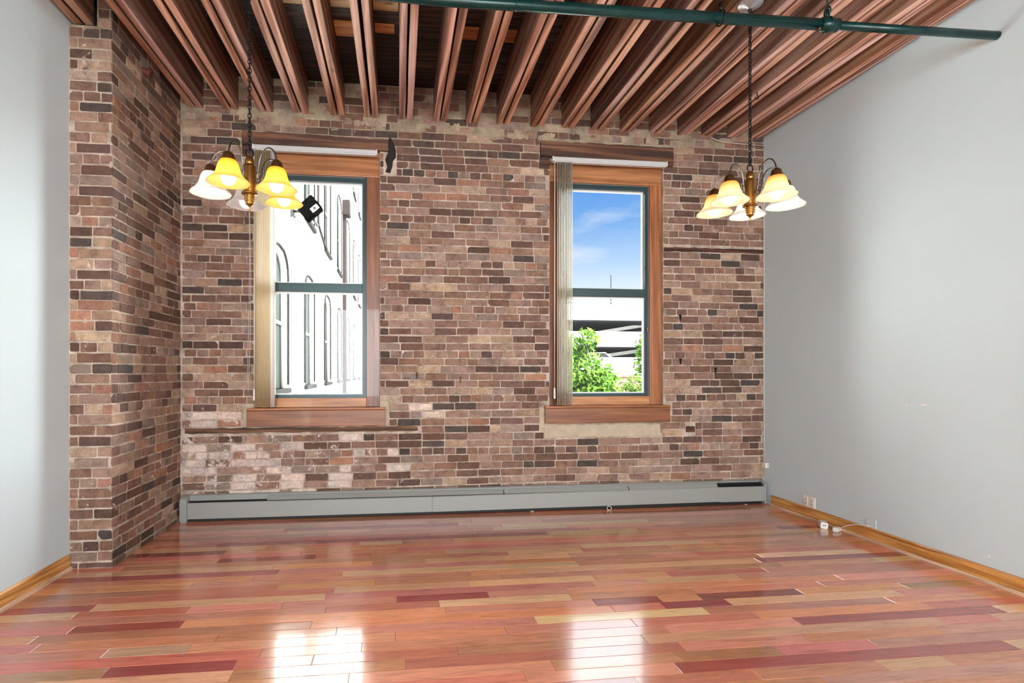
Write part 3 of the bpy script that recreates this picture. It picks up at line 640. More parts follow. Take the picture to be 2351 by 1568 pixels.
# ------------------------------------------------------------------ baseboard heater
t = thing('baseboard_heater', (0.85, 4.69, 0.0), 'long grey enamel baseboard heater along the foot of the brick wall', 'heater')
HB = (0.85, 4.69, 0.0)
def hp(mb, name, m, par=t, label=None):
    o = mb.build(name, m, None, base=HB); o.parent = par; o.location = (0, 0, 0)
    if label: o['label'] = label
    return o
X0, X1 = -1.835, 3.50
mb = MB(); mb.prism([(4.723, .012), (4.728, .012), (4.728, .226), (4.706, .219), (4.706, .214), (4.723, .218)], X0 + .02, X1 - .01); hp(mb, 'back_panel', M_heater)
mb = MB(); mb.prism([(4.672, .008), (4.72, .008), (4.72, .17), (4.672, .15)], X0 + .03, X1 - .02); hp(mb, 'fin_core', M_dark, label='dark inner core')  # black core carried down low to paint in the dark shadow gap underneath
for (a, b_, dy, dz, tl) in ((-1.775, .298, 0, 0, 0), (.300, 3.035, -.004, .004, .012)):
    mb = MB(); pr = [(4.655 + dy, .030 + dz), (4.655 + dy, .158 + dz), (4.661 + dy, .166 + dz), (4.664 + dy, .166 + dz), (4.659 + dy, .156 + dz), (4.659 + dy, .030 + dz)]
    k = 6; N = 1; V = [(a, p[0], p[1] + (0 if tl == 0 else -.004)) for p in pr] + [(b_, p[0], p[1] + tl * .6) for p in pr]
    mb.add(V, [(i, (i + 1) % k, (i + 1) % k + k, i + k) for i in range(k)] + [tuple(range(k))[::-1], tuple(range(k, 2 * k))]); hp(mb, 'front_panel', M_heater)
mb = MB(); mb.prism([(4.653, .036), (4.653, .166), (4.661, .176), (4.672, .176), (4.660, .164), (4.660, .036)], 3.037, X1); hp(mb, 'front_panel', M_heater)
for (a, b_) in ((-1.127, .946), (.955, 2.138), (2.147, 3.03)):
    mb = MB(); mb.prism([(4.668, .172), (4.704, .205), (4.706, .203), (4.671, .169)], a, b_); hp(mb, 'damper_flap', M_heater)
mb = MB(); mb.prism([(4.666, .178), (4.699, .198), (4.700, .195), (4.667, .175)], 3.045, 3.49); mb.prism([(4.672, .192), (4.701, .208), (4.702, .206), (4.673, .190)], 3.045, 3.49); hp(mb, 'grille_slat', M_dark)
for (a, b_, s) in ((X0, X0 + .058, .002), (X1 - .004, X1 + .012, .001)):
    mb = MB(); pr = [(4.652 - s, .012), (4.652 - s, .170), (4.656, .19), (4.668, .206), (4.690, .217), (4.728, .226), (4.728, .012)]
    mb.prism(pr, a, b_); hp(mb, 'end_cap', M_heater)
for a, b_ in (((X0 + .004, 4.66, 0), (X0 + .05, 4.725, .012)), ((1.2, 4.668, 0), (1.23, 4.725, .007)), ((3.3, 4.668, 0), (3.33, 4.725, .007))):
    mb = MB(); mb.box(a, b_); hp(mb, 'foot', M_heater)
mb = MB()
mb.tube([(1.93 + .022 * math.cos(a), 4.628 + .008 * math.sin(a), .020 + .016 * math.sin(a)) for a in [i * 2 * PI / 16 for i in range(16)]], .0028, 6, closed=True)
mb.tube([(1.925, 4.628, .004), (1.91, 4.615, .003), (1.90, 4.60, .003)], .0025, 6)
tag(mb.build('wire_loop', M_white), 'small white wire loop on the floor under the heater', 'wire')

# ------------------------------------------------------------------ baseboards
def base_prof(x, s): return [(x, 0.001), (x, .098), (x + s * .006, .098), (x + s * .013, .088), (x + s * .014, .001)]
mb = MB(); mb.prism(base_prof(3.55, -1), -3.99, 4.62, 'Y'); mb.build
o = mb.build('baseboard_right', M_oak_y); struct(o, 'oak baseboard along the right wall')
mb = MB(); mb.prism([(3.536, .001), (3.536, .019), (3.532, .018), (3.524, .010), (3.522, .001)], -3.99, 4.62, 'Y'); struct(mb.build('trim_1', M_shoe_y), 'pale shoe moulding at the right baseboard')
mb = MB(); mb.prism(base_prof(-2.12, 1), -3.99, 3.645, 'Y'); struct(mb.build('baseboard_left', M_oak_y), 'oak baseboard along the left wall')
mb = MB(); mb.prism([(-2.106, .001), (-2.106, .022), (-2.101, .021), (-2.092, .012), (-2.089, .001)], -3.99, 3.645, 'Y'); struct(mb.build('trim_2', M_shoe_y), 'pale shoe moulding at the left baseboard')

# ------------------------------------------------------------------ wall fittings on the right
t = thing('wall_outlet', (3.545, 4.16, .15), 'white double electrical outlet on the right wall near the heater', 'outlet')
mb = MB(); mb.box((3.543, 4.095, .100), (3.5495, 4.225, .196), bev=.002); o = mb.build('cover_plate', M_white, None, base=(3.545, 4.16, .15)); o.parent = t; o.location = (0, 0, 0)
for yy in (4.127, 4.193):
    mb = MB(); mb.box((3.540, yy - .018, .112), (3.543, yy + .018, .184), bev=.001)
    for zc in (.131, .165):
        for dy in (-.007, .007): mb.box((3.5392, yy + dy - .0015, zc - .006), (3.5402, yy + dy + .0015, zc + .006), 1)
        mb.box((3.5392, yy - .002, zc - .013), (3.5402, yy + .002, zc - .009), 1)
    o = mb.build('receptacle', [M_white, M_dark], None, base=(3.545, 4.16, .15)); o.parent = t; o.location = (0, 0, 0)
mb = MB(); mb.box((3.544, 3.52, .101), (3.5495, 3.60, .165), bev=.002)
tag(mb.build('blank_wall_plate', M_paint), 'small painted cable plate low on the right wall above the cable', 'wall plate')
t = thing('phone_jack', (3.53, 4.69, .372), 'small white surface jack box on the right wall at the brick corner', 'jack box')
mb = MB(); mb.box((3.515, 4.665, .350), (3.5495, 4.722, .396), bev=.003); o = mb.build('housing', M_white, None, base=(3.53, 4.69, .372)); o.parent = t; o.location = (0, 0, 0)
mb = MB(); mb.box((3.535, 4.663, .370), (3.543, 4.667, .379)); o = mb.build('socket', M_dark, None, base=(3.53, 4.69, .372)); o.parent = t; o.location = (0, 0, 0)
mb = MB(); mb.tube([(3.541, 4.718, .395), (3.543, 4.722, .7), (3.542, 4.722, 1.3), (3.543, 4.722, 2.2), (3.542, 4.722, 3.1), (3.543, 4.722, 3.45)], .003, 6)
tag(mb.build('phone_cable', M_white), 'thin pale cable running up the corner from the jack box', 'cable')
mb = MB(); mb.tube([(2.99, 4.715, 3.53), (3.03, 4.70, 3.505), (3.10, 4.705, 3.49), (3.3, 4.715, 3.485), (3.543, 4.715, 3.48)], .003, 6); tag(mb.build('ceiling_wire', M_white), 'thin pale wire sagging across the bricks under the last joists', 'wire')
for i, (y, z, s, lb) in enumerate(((3.286, 1.044, .016, 'small white spackle dab, left one on the right wall'), (3.165, 1.053, .022, 'small white spackle smear, right one at mid height on the right wall'), (2.77, .162, .010, 'tiny white spackle dot low on the right wall'))):
    mb = MB(); V = [(3.5485, y + s * math.cos(a) * (1 if i < 2 else .8), z + s * .28 * (1 if i < 2 else 2.5) * math.sin(a) * (1 + .3 * math.sin(3 * a))) for a in [k * PI / 7 for k in range(14)]]
    V += [(3.5499, p[1], p[2]) for p in V]; mb.add(V, [tuple(range(14))] + [(j, (j + 1) % 14, 14 + (j + 1) % 14, 14 + j) for j in range(14)])
    tag(mb.build('spackle_spot', M_white), lb, 'wall mark')
# adapters and cable at the foot of the right wall
t = thing('power_adapter', (3.46, 3.90, 0.0), 'white plug-in power adapter lying on the floor against the right baseboard', 'adapter')
def rb(center, size, rz, ry=0, bev=.005):
    bm = bmesh.new(); bmesh.ops.create_cube(bm, size=1)
    for v in bm.verts: v.co = Vector((v.co.x * size[0], v.co.y * size[1], v.co.z * size[2]))
    if bev: bmesh.ops.bevel(bm, geom=bm.edges[:], offset=bev, segments=2, affect='EDGES')
    bm.transform(Matrix.Translation(center) @ Matrix.Rotation(rz, 4, 'Z') @ Matrix.Rotation(ry, 4, 'Y')); return bm
mb = MB(); mb.bm(rb((3.462, 3.915, .026), (.052, .095, .05), -.55, 0.1)); o = mb.build('case', M_white, None, base=(3.46, 3.90, 0)); o.parent = t; o.location = (0, 0, 0)
mb = MB()
for s in (-.008, .008): mb.box((3.432 + s, 3.862, .028), (3.434 + s, 3.875, .034))
o = mb.build('prong', M_silver, None, base=(3.46, 3.90, 0)); o.parent = t; o.location = (0, 0, 0)
t = thing('plug_adapter', (3.50, 3.80, 0.0), 'grey-white plug block with a thin cable lying beside the adapter', 'plug')
mb = MB(); mb.bm(rb((3.490, 3.810, .017), (.040, .070, .032), -1.1, 0)); o = mb.build('case', M_white, None, base=(3.50, 3.80, 0)); o.parent = t; o.location = (0, 0, 0)
mb = MB(); mb.tube([(3.505, 3.79, .03), (3.515, 3.76, .055), (3.520, 3.72, .075), (3.532, 3.68, .092), (3.541, 3.62, .102), (3.5435, 3.57, .108)], .003, 8); o = mb.build('cable', M_white, None, base=(3.50, 3.80, 0)); o.parent = t; o.location = (0, 0, 0)

# ------------------------------------------------------------------ sprinkler pipe
A = Vector((3.549, 2.726, 3.284)); B = Vector((0.21, 2.95, 3.380)); D = (B - A)
def pp(x): return A + D * ((x - A.x) / D.x)
t = thing('sprinkler_pipe', pp(1.5), 'dark green painted sprinkler pipe crossing under the joists', 'pipe'); PB = tuple(t.location)
def pput(mb, name, m, par=t):
    o = mb.build(name, m, None, base=PB); o.parent = par; o.location = (0, 0, 0); return o
mb = MB(); mb.tube([Vector((-2.115, 2.945, 3.42)), Vector((-1.0, 2.945, 3.405)), Vector((0.1, 2.95, 3.383)), pp(.21), pp(2.50)], .031, 24); pput(mb, 'pipe_run', M_pipe)
mb = MB(); mb.tube([pp(2.50), pp(3.549)], .0235, 24); pput(mb, 'pipe_run', M_pipe)
for (xa, xb, r) in ((.66, .668, .034), (.755, .763, .034), (2.46, 2.56, .0375)):
    mb = MB(); mb.tube([pp(xa), pp(xb)], r, 24); pput(mb, 'coupling', M_pipe)
for x in (1.86, 2.50):
    c = pp(x); mb = MB()
    mb.tube([c + Vector((.0, .040 * math.cos(a), .040 * math.sin(a))) for a in [i * 2 * PI / 20 for i in range(20)]], .005, 8, closed=True)
    mb.tube([c + Vector((0, 0, .04)), c + Vector((0, 0, .09))], .009, 10); mb.tube([c + Vector((0, 0, .09)), Vector((c.x, c.y, 3.552 if x < 2 else 3.84))], .005, 8)
    if x > 2: mb.tube([c + Vector((.0, .022 * math.cos(a), .075 + .03 * math.sin(a))) for a in [i * 2 * PI / 16 for i in range(16)]], .005, 8, closed=True)
    pput(mb, 'pipe_hanger', M_iron if x < 2 else M_pipe)
mb = MB(); c = pp(2.50); mb.tube([c + Vector((-.06, -.01, -.03)), c + Vector((-.07, -.02, -.045))], .010, 10);  pput(mb, 'sprinkler_head', M_bronze)
mb = MB(); mb.tube([(2.895, 3.94, 3.552), (2.895, 3.94, 3.52)], .004, 8); mb.tube([(2.895 + .014 * math.sin(a), 3.94, 3.507 - .014 * math.cos(a + PI)) for a in [i * 1.6 * PI / 12 for i in range(13)]], .0035, 8)
tag(mb.build('ceiling_hook', M_iron, base=(2.895, 3.94, 3.55)), 'small dark hook screwed into a joist behind the right chandelier chain', 'hook')

# ------------------------------------------------------------------ chandeliers
def chandelier(cx, cy, z0, top, ang, mats, label, hook):
    """z0 = height of the shade rims"""
    t = thing('chandelier', (cx, cy, z0), label, 'chandelier', 'five-light chandeliers'); O = Vector((cx, cy, z0))
    def put(mb, name, m, par=t, off=(0, 0, 0)):
        o = mb.build(name, m, None); o.parent = par; o.location = off; return o
    H = top - z0
    mb = MB(); mb.lathe([(.001, H - .030), (.012, H - .030), (.02, H - .022), (.055, H - .016), (.074, H - .006), (.075, H), (.001, H)], 40); put(mb, 'canopy', plain('canopy_metal', srgb(168, 168, 172), .3, .7))
    # chain
    mb = MB(); zc = .268; i = 0; pitch = .0255
    while zc < H - .03:
        zc2 = zc; lp = []
        for k in range(14):
            a = 2 * PI * k / 14; px_ = .0092 * math.cos(a); pz = .0168 * math.sin(a)
            lp.append((px_, 0, zc2 + pz) if i % 2 else (0, px_, zc2 + pz))
        mb.tube(lp, .0028, 6, closed=True); zc += pitch; i += 1
    mb.tube([(.002 * math.sin(q), .002 * math.cos(q), .26 + (H - .29) * q / 12) for q in range(13)], .0018, 6)
    put(mb, 'chain', M_iron)
    mb = MB(); mb.tube([(.021 * math.cos(a), 0.004 * math.cos(a), .238 + .024 * math.sin(a)) for a in [k * 2 * PI / 24 for k in range(24)]], .0038, 10, closed=True); put(mb, 'hanging_ring', M_iron)
    fat = lambda pr, k: [(r_ * k, z_) for r_, z_ in pr]
    mb = MB(); mb.lathe(fat([(.001, .222), (.009, .220), (.017, .212), (.023, .198), (.0245, .186), (.0245, .176), (.0225, .172), (.0285, .166), (.0305, .155), (.0305, .030), (.029, .018)], 1.08), 32); put(mb, 'column', M_brass)
    mb = MB(); mb.lathe(fat([(.029, .018), (.036, .015), (.036, .006), (.026, .003), (.0195, .000), (.0245, -.004), (.0245, -.010), (.0185, -.013), (.0235, -.017), (.0235, -.023), (.0180, -.026), (.0222, -.030), (.0222, -.036), (.0170, -.039), (.0195, -.043), (.0185, -.050), (.0120, -.056), (.006, -.062), (.004, -.066), (.0035, -.075), (.006, -.080), (.003, -.085), (.002, -.092), (.0001, -.094)], 1.2), 32); put(mb, 'finial', M_brass)
    for k in range(5):
        a = math.radians(ang + 72 * k); dx, dy = math.cos(a), math.sin(a)
        R = 0.205
        prof = [(.030, .085), (.048, .080), (.060, .095), (.066, .125), (.074, .170), (.092, .213), (.120, .236), (.150, .238), (.178, .220), (.196, .190), (.204, .158)]
        # smooth the arm
        P3 = []
        for s in range(len(prof) - 1):
            p0 = prof[max(s - 1, 0)]; p1 = prof[s]; p2 = prof[s + 1]; p3 = prof[min(s + 2, len(prof) - 1)]
            for q in range(4):
                u_ = q / 4; f = lambda i: .5 * (2 * p1[i] + (p2[i] - p0[i]) * u_ + (2 * p0[i] - 5 * p1[i] + 4 * p2[i] - p3[i]) * u_ ** 2 + (-p0[i] + 3 * p1[i] - 3 * p2[i] + p3[i]) * u_ ** 3)
                P3.append((f(0) * dx, f(0) * dy, f(1)))
        P3.append((prof[-1][0] * dx, prof[-1][0] * dy, prof[-1][1]))
        mb = MB(); mb.tube(P3, .0042, 10)
        # little scroll and collars on the arm
        sc = [((.060 + .014 * math.cos(w) * (1 - w / 9)) , .070 + .014 * math.sin(w) * (1 - w / 9)) for w in [q * .45 for q in range(14)]]
        mb.tube([(p * dx, p * dy, q) for p, q in sc], .0026, 8)
        c1 = Vector((.064 * dx, .064 * dy, .112)); mb.tube([c1, c1 + Vector((0, 0, .006))], .009, 12); 
        arm = put(mb, 'arm', M_silver)
        tilt = Matrix.Rotation(0.10, 3, Vector((-dy, dx, 0)))
        org = Vector((R * dx, R * dy, 0))
        mb = MB(); mb.lathe([(.001, .163), (.010, .162), (.020, .156), (.028, .146), (.030, .134), (.034, .122), (.035, .116), (.036, .114), (.001, .114)], 28, org); put(mb, 'socket_cup', M_bronze, arm)
        # bell shade; object origin at the rim centre so that the glass colour runs from rim to top
        ruf = lambda r, z, th: 1 + (.018 * math.cos(6 * th) * max(0, (.05 - z) / .05) if z < .05 else 0)
        outer = [(.030, .116), (.040, .114), (.0475, .104), (.053, .088), (.0575, .070), (.063, .052), (.072, .036), (.085, .022), (.098, .010), (.106, .003), (.108, -.001)]
        inner = [(r - .0035, z - .0005 if z > 0.0 else z) for r, z in outer[::-1]]
        mb = MB(); mb.lathe(outer + inner, 48, (0, 0, 0), ruffle=ruf)
        mt, blb = mats[k]
        sh = put(mb, 'lamp_shade', mt, t, tuple(org))
        mb = MB(); bm = bmesh.new(); bmesh.ops.create_uvsphere(bm, u_segments=24, v_segments=16, radius=.037)
        for v in bm.verts:
            v.co.z *= 1.08
            if v.co.z > .008: f_ = max(.38, 1 - (v.co.z - .008) * 16); v.co.x *= f_; v.co.y *= f_; v.co.z = .008 + (v.co.z - .008) * 2.6
        bm.transform(Matrix.Translation((0, 0, .024))); mb.bm(bm, smooth=True); put(mb, 'bulb', blb, sh)
    return t
chandelier(-0.83, 3.05, 2.268, 3.545, -105, [(M_sh_amber, M_bulb), (M_sh_amber, M_bulb), (M_sh_amber, M_bulb), (M_sh_white, M_bulb_off), (M_sh_white, M_bulb)], 'brass chandelier with amber and white bell shades hanging before the left window', None)
chandelier(2.150, 2.99, 2.292, 3.545, -13, [(M_sh_white, M_bulb), (M_sh_white, M_bulb), (M_sh_cream, M_bulb), (M_sh_cream, M_bulb), (M_sh_cream, M_bulb)], 'brass chandelier with cream bell shades hanging by the right wall', None)

# ------------------------------------------------------------------ outside
def rend(name, col):
    m, nt, b = mat(name); v = coords(nt, world=True); n1 = noisetex(nt, v, 6, 8, .7); r = ramp(nt, n1, [(.3, g(.88)), (.6, g(1))]); nt.links.new(mixc(nt, 1, col, r, 'MULTIPLY'), b.inputs['Base Color']); b.inputs['Roughness'].default_value = .9
    return m
M_ext = rend('white_painted_masonry', srgb(236, 234, 228)); M_conc = rend('pale_concrete', srgb(232, 230, 226)); M_ground = rend('asphalt', srgb(120, 118, 114))
mb = MB(); mb.box((-40, 5.05, -3.6), (60, 120, -3.5)); struct(mb.build('ground', M_ground), 'paved ground outside')
# neighbouring building: a long wall with arched windows, seen through the left window
t = thing('neighbour_building', (-2.3, 14, -3.5), 'white painted masonry building with arched windows outside the left window', 'building'); NB = Vector(t.location)
def nput(mb, name, m, par=t, label=None, pbase=None):
    o = mb.build(name, m, None, base=NB); o.parent = par; o.location = (0, 0, 0)
    if label: o['label'] = label
    return o
M_soot = plain('sooty_moulding', srgb(16, 16, 14), .95, spec=.1, noise_amt=.5, nscale=6); M_trimg = plain('weathered_trim', srgb(90, 90, 84), .9, spec=.1)
XW = -2.25; bays = []; y = 5.6
mb = MB(); M_gl = plain('dark_green_pane', srgb(8, 16, 13), .6, spec=.1)
def arch_bay(y0, y1, zb, zt, wy0, wy1, wz0, spring, first):
    """wall face between y0..y1, zb..zt with an arched opening wy0..wy1 from wz0, rising to a round head"""
    n_ = 10; rr = (wy1 - wy0) / 2; cy = (wy0 + wy1) / 2; rise = rr * .75
    arc = [(cy - rr * math.cos(PI * i / n_), spring + rise * math.sin(PI * i / n_)) for i in range(n_ + 1)]
    Q = lambda p: (XW, p[0], p[1])
    mb.add([Q((y0, zb)), Q((wy0, zb)), Q((wy0, zt)), Q((y0, zt))], [(0, 1, 2, 3)]); mb.add([Q((wy1, zb)), Q((y1, zb)), Q((y1, zt)), Q((wy1, zt))], [(0, 1, 2, 3)])
    mb.add([Q((wy0, zb)), Q((wy1, zb)), Q((wy1, wz0)), Q((wy0, wz0))], [(0, 1, 2, 3)])
    for i in range(n_): mb.add([Q(arc[i]), Q(arc[i + 1]), Q((arc[i + 1][0], zt)), Q((arc[i][0], zt))], [(0, 1, 2, 3)])
    ring = [(wy0, wz0)] + arc + [(wy1, wz0)]
    for i in range(len(ring) - 1):
        a, b_ = ring[i], ring[i + 1]; mb.add([(XW, *a), (XW, *b_), (XW - .12, *b_), (XW - .12, *a)], [(0, 1, 2, 3)])
    mb.add([(XW, wy0, wz0), (XW, wy1, wz0), (XW - .12, wy1, wz0), (XW - .12, wy0, wz0)], [(0, 1, 2, 3)])
    return ring
rings = []
for k in range(13):
    cyb = 10.25 + 3.35 * (k - 1); y0, y1 = cyb - 1.675, cyb + 1.675
    rings.append(arch_bay(y0, y1, -3.5, 4.3, cyb - .62, cyb + .62, .95, 3.15, k)); rings.append(arch_bay(y0, y1, 4.3, 9.5, cyb - .62, cyb + .62, 5.05, 7.4, k)); rings.append(arch_bay(y0, y1, 9.5, 15.5, cyb - .62, cyb + .62, 10.2, 12.4, k))
mb.box((XW - 6, 5.2, -3.5), (XW - .5, 50.45, 15.5)); 
mb.add([(XW, 5.2, -3.5), (XW, 10.25 - 3.35 - 1.675, -3.5), (XW, 5.225, 9.5), (XW, 5.2, 9.5)], [(0, 1, 2, 3)])
mb.add([(XW, 5.2, 15.5), (XW, 50.45, 15.5), (XW - 1, 50.45, 15.5), (XW - 1, 5.2, 15.5)], [(0, 1, 2, 3)])
nput(mb, 'wall', M_ext)
for k, ring in enumerate(rings):
    wy0 = ring[0][0]; wy1 = ring[-1][0]; cy = (wy0 + wy1) / 2
    if wy1 < 6: continue
    mb = MB(); V = [(XW - .10, y_, z_) for y_, z_ in ring]; mb.add(V, [tuple(range(len(V)))])
    wn = nput(mb, 'window', M_gl)
    mb = MB(); mb.tube([(XW - .08, cy + (y_ - cy) * .93, z_ - .02) for y_, z_ in ring], .045, 6); mb.box((XW - .10, wy0, ring[0][1] + 1.25), (XW - .06, wy1, ring[0][1] + 1.32))
    nput(mb, 'window_trim', M_trimg, wn)
    mb = MB(); mb.tube([(XW + .01, y_ + (.10 if y_ > cy else -.10), z_ + .06) for y_, z_ in ring], .035, 6); nput(mb, 'arch_moulding', M_soot)
    mb = MB(); mb.box((XW - .1, wy0 - .08, ring[0][1] - .1), (XW + .09, wy1 + .08, ring[0][1])); nput(mb, 'sill', M_soot)
mb = MB(); M_down = plain('brown_downspout', srgb(26, 20, 19), .9, spec=.1)
mb.box((XW, 21.55, -3.4), (XW + .14, 21.85, 7.6), bev=.02); mb.box((XW, 21.4, 7.6), (XW + .30, 22.0, 8.2), bev=.02); nput(mb, 'downspout', M_down)
mb = MB(); mb.tube([(XW + .03, 14.9, 9.4), (XW + .03, 14.9, 5.6), (XW + .03, 14.95, 5.4), (XW + .03, 16.9, 4.95)], .035, 8); nput(mb, 'conduit', M_down)
# floodlight on that wall
t = thing('floodlight', (-2.22, 11.35, 4.65), 'dark box floodlight on an arm outside the left window', 'floodlight'); FB = Vector(t.location)
def fput(mb, name, m, par=t):
    o = mb.build(name, m, None, base=FB); o.parent = par; o.location = (0, 0, 0); return o
mb = MB(); mb.box((-2.249, 11.25, 4.52), (-2.19, 11.45, 4.80), bev=.01); mb.tube([(-2.2, 11.35, 4.66), (-2.02, 11.35, 4.66)], .03, 10)
mb.tube([(-2.13 + .04 * math.cos(a), 11.35, 4.50 + .12 * math.sin(a)) for a in [k * PI / 8 for k in range(16)]], .01, 6, closed=True); fput(mb, 'bracket', M_iron)
mb = MB(); bm = rb((0, 0, 0), (.42, .30, .34), 0, 0, .015); bm.transform(Matrix.Translation((-1.86, 11.35, 4.72)) @ Matrix.Rotation(-.72, 4, 'Y')); mb.bm(bm); fput(mb, 'housing', plain('dark_grey_metal', srgb(3, 3, 3), .95, spec=.0))
mb = MB(); bm = rb((0.07, -.155, -.10), (.17, .01, .10), 0, 0, .002); bm.transform(Matrix.Translation((-1.86, 11.35, 4.72)) @ Matrix.Rotation(-.72, 4, 'Y')); mb.bm(bm); lens = fput(mb, 'lens_plate', M_white)
mb = MB(); bm = bmesh.new(); bmesh.ops.create_cone(bm, cap_ends=True, segments=20, radius1=.035, radius2=.035, depth=.02); bm.transform(Matrix.Translation((-1.86, 11.35, 4.72)) @ Matrix.Rotation(-.72, 4, 'Y') @ Matrix.Translation((.07, -.165, -.10)) @ Matrix.Rotation(PI / 2, 4, 'X')); mb.bm(bm); fput(mb, 'lens', M_iron)
mb = MB(); mb.tube([(-1.80, 11.35, 4.52), (-1.70, 11.35, 4.36)], .03, 10); fput(mb, 'sensor', M_iron)

# parking garage beyond the right window
t = thing('parking_garage', (16, 38, -3.5), 'white concrete parking garage outside the right window', 'garage'); GB = Vector(t.location)
def gput(mb, name, m, par=t):
    o = mb.build(name, m, None, base=GB); o.parent = par; o.location = (0, 0, 0); return o
YG = 36.0
def zof(py): return 1.28 + (853 - py) * (YG * 1.03) / 1200
bands = [(733, 697), (795, 760), (862, 820), (930, 895)]
for a, b_ in bands:
    mb = MB(); mb.box((3, YG, zof(a)), (45, YG + .3, zof(b_)), bev=.02); gput(mb, 'parapet', M_conc)
for z in (zof(733), zof(795), zof(862)):
    mb = MB(); mb.box((3, YG + .3, z), (45, YG + 30, z + .25)); gput(mb, 'deck_slab', plain('deck_shade_concrete', srgb(30, 33, 42), .9))  # deep shade of the decks put into the slab and back wall colours
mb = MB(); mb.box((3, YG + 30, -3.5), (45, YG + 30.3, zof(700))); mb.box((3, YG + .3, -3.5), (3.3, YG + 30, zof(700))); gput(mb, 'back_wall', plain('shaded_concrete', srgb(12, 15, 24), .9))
for x in (5, 21.5, 30, 38): 
    mb = MB(); mb.box((x, YG + .5, -3.5), (x + .6, YG + 1.1, zof(733))); gput(mb, 'column', M_conc)
mb = MB()   # sloping ramp with posts inside the decks
for (z0, z1, zt) in ((zof(757), zof(740), 0), (zof(818), zof(808), 0)):
    mb.add([(14.2, YG + 4, z0), (24, YG + 4, z1 + 1.1), (24, YG + 4, z1 + .8), (14.2, YG + 4, z0 - .25), (14.2, YG + 4.3, z0), (24, YG + 4.3, z1 + 1.1), (24, YG + 4.3, z1 + .8), (14.2, YG + 4.3, z0 - .25)], [(0, 1, 2, 3), (4, 7, 6, 5), (0, 4, 5, 1), (3, 2, 6, 7)])
gput(mb, 'ramp', M_conc)
mb = MB()
for i in range(40): mb.box((3.2 + i * 1.05, YG + .1, zof(697)), (3.28 + i * 1.05, YG + .18, zof(690)))
mb.box((3, YG + .1, zof(690) - .03), (45, YG + .16, zof(690) + .03)); gput(mb, 'railing', M_conc)
mb = MB(); mb.tube([(15.2, YG + .15, zof(697) + .02), (15.2, YG + .15, zof(628))], .028, 8); tag(mb.build('antenna_mast', M_soot, base=(15.2, YG + .15, zof(697))), 'thin antenna mast rising above the parking garage', 'mast')
# parked car on the middle deck
t = thing('parked_car', (14.6, YG + 2.0, zof(862) + .25), 'silver parked car on the middle garage deck', 'car'); CB = Vector(t.location)
def cput(mb, name, m):
    o = mb.build(name, m, None, base=(0, 0, 0)); o.parent = t; o.location = (0, 0, 0); return o
cz = 0.0
mb = MB(); body = [(-2.2, .35), (-2.15, .8), (-1.3, .95), (-.75, 1.42), (.6, 1.46), (1.25, 1.0), (2.15, .82), (2.25, .4), (1.9, .3), (-1.9, .3)]
V = [(x, -.85, z) for x, z in body] + [(x, .85, z) for x, z in body]; k = len(body); mb.add(V, [(i, (i + 1) % k, (i + 1) % k + k, i + k) for i in range(k)] + [tuple(range(k))[::-1], tuple(range(k, 2 * k))]); cput(mb, 'body', plain('silver_car_paint', srgb(200, 206, 214), .3, .4))
mb = MB(); V = [(-1.1, -.86, .98), (-.7, -.86, 1.36), (.55, -.86, 1.40), (1.05, -.86, 1.0)]; mb.add(V, [(0, 1, 2, 3)]); mb.add([(a, .86, c) for a, b__, c in V], [(3, 2, 1, 0)]); cput(mb, 'side_window', M_dark)
for x in (-1.4, 1.4):
    for yy in (-.78, .78):
        mb = MB(); mb.tube([(x, yy - .1, .32), (x, yy + .1, .32)], .32, 20); cput(mb, 'wheel', M_dark)
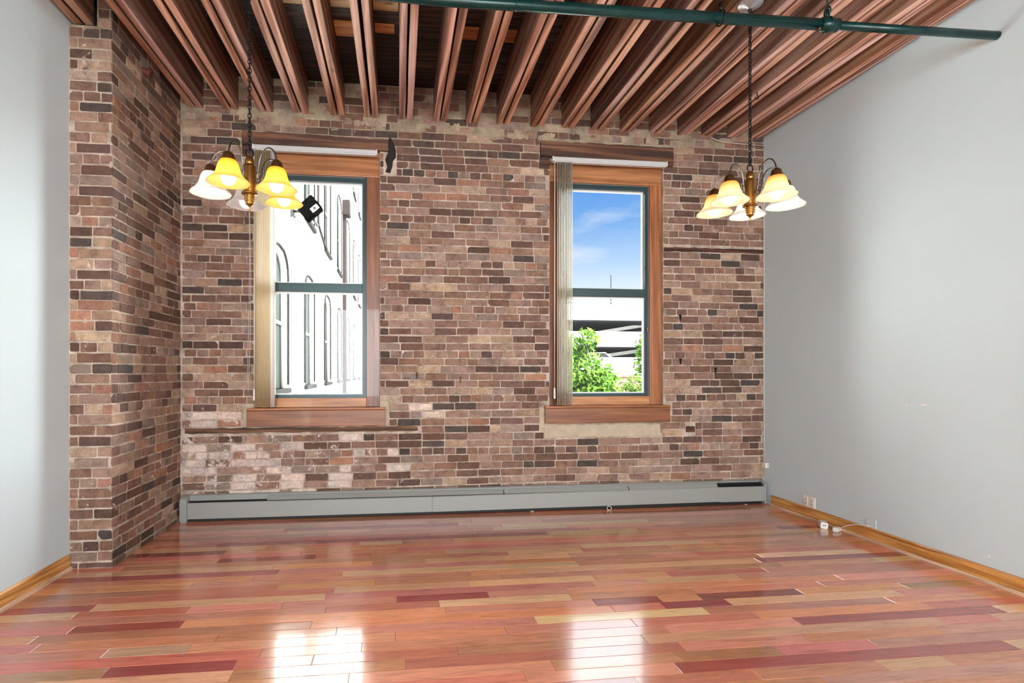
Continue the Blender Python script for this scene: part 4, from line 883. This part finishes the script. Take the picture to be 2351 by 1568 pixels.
# trees, bushes
M_leaf = None
m, nt, b = mat('leaf'); at = nd(nt, 'ShaderNodeAttribute', attribute_name='Col'); nt.links.new(at.outputs['Color'], b.inputs['Base Color']); b.inputs['Roughness'].default_value = .8; b.inputs['Specular IOR Level'].default_value = .05; M_leaf = m
M_trunk = plain('bark', srgb(90, 72, 56), .9, noise_amt=.4)
def tree(name, x, y, zb, blobs, label, seed, nleaf, trunk=True, s=.17):
    t = thing(name, (x, y, zb), label, 'tree' if trunk else 'bush'); rng = random.Random(seed)
    mb = MB(); tot = sum(r * r for *_, r in blobs)
    for (bx, by, bz, r) in blobs:
        for i in range(int(nleaf * r * r / tot)):
            th = rng.uniform(0, 2 * PI); ph = math.acos(rng.uniform(-1, 1)); rr = r * rng.uniform(.55, 1.05) * (1 + .25 * noise.noise((bx + math.cos(th) * 2, by + math.sin(th) * 2, ph * 2)))
            c = Vector((bx + rr * math.sin(ph) * math.cos(th), by + rr * math.sin(ph) * math.sin(th), bz + rr * math.cos(ph)))
            a = Vector((rng.gauss(0, 1), rng.gauss(0, 1), rng.gauss(0, 1))).normalized() * s * rng.uniform(.5, 1); q = a.orthogonal().normalized() * a.length * .5
            kx = rng.uniform(.7, 1.2); mb.add([c - a, c + q, c + a, c - q], [(0, 1, 2, 3)], 0, srgb(52 * kx, 80 * kx, 20 * kx))
    o = mb.build('foliage', M_leaf, None, recalc=False); o.parent = t
    mb = MB(); top = blobs[0]
    mb.tube([(0, 0, 0), (.05, 0, top[2] * .5), (top[0] * .6, top[1] * .6, top[2] * .95)], [.14, .1, .05] if trunk else .03, 10)
    for (bx, by, bz, r) in blobs[1:]: mb.tube([(.03, 0, max(.1, bz * .45)), (bx * .6, by * .6, bz * .8), (bx, by, bz)], [.06, .04, .02], 6)
    o = mb.build('trunk', M_trunk, None); o.parent = t
    return t
tree('leafy_tree', 7.0, 19.2, -3.5, [(0, 0, 4.6, 1.0), (-.5, .3, 5.6, .65), (.1, -.2, 6.0, .42), (.55, -.1, 4.2, .8), (-.9, 0, 4.4, .9), (.9, .1, 3.7, .62), (-.2, 0, 3.6, 1.0), (-1.5, .2, 5.0, .9)], 'bright green leafy tree at the left of the view through the right window', 3, 5200)
tree('leafy_tree', 11.9, 23.6, -3.5, [(0, 0, 4.9, .8), (-.2, .1, 6.0, .5), (.7, 0, 5.5, .8), (-.35, 0, 4.0, .55), (.8, 0, 4.4, .8)], 'thin green tree at the right edge of the view through the right window', 5, 2600)
tree('low_bush', 9.6, 20.2, -3.5, [(0, 0, 4.2, .45), (.5, 0, 4.15, .4), (-.4, .1, 4.0, .3), (.1, 0, 3.4, .5)], 'low green bush before the wooden fence outside', 7, 1500, trunk=False, s=.09)
# fence on a low wall
mb = MB(); mb.box((2, 21.2, -3.5), (30, 21.75, .30)); struct(mb.build('wall_terrace', M_conc), 'pale retaining wall outside')
t = thing('wooden_fence', (9, 21.4, .30), 'brown wooden board fence on the retaining wall outside', 'fence'); 
mb = MB()
for i in range(150): k = .8 + .3 * ((i * 7) % 5) / 5; mb.box((3 + i * .16, 21.40, .31), (3 + i * .16 + .15, 21.42, 1.05), 0, (k, k, k, 1))
o = mb.build('fence_board', M_nailer, None, base=(9, 21.4, .3)); o.parent = t; o.location = (0, 0, 0)
mb = MB(); mb.box((3, 21.36, 1.05), (27, 21.44, 1.10)); o = mb.build('top_rail', M_nailer, None, base=(9, 21.4, .3)); o.parent = t; o.location = (0, 0, 0)
for x in range(3, 28, 2):
    mb = MB(); mb.box((x, 21.32, .30), (x + .1, 21.40, 1.12)); o = mb.build('post', M_nailer, None, base=(9, 21.4, .3)); o.parent = t; o.location = (0, 0, 0)
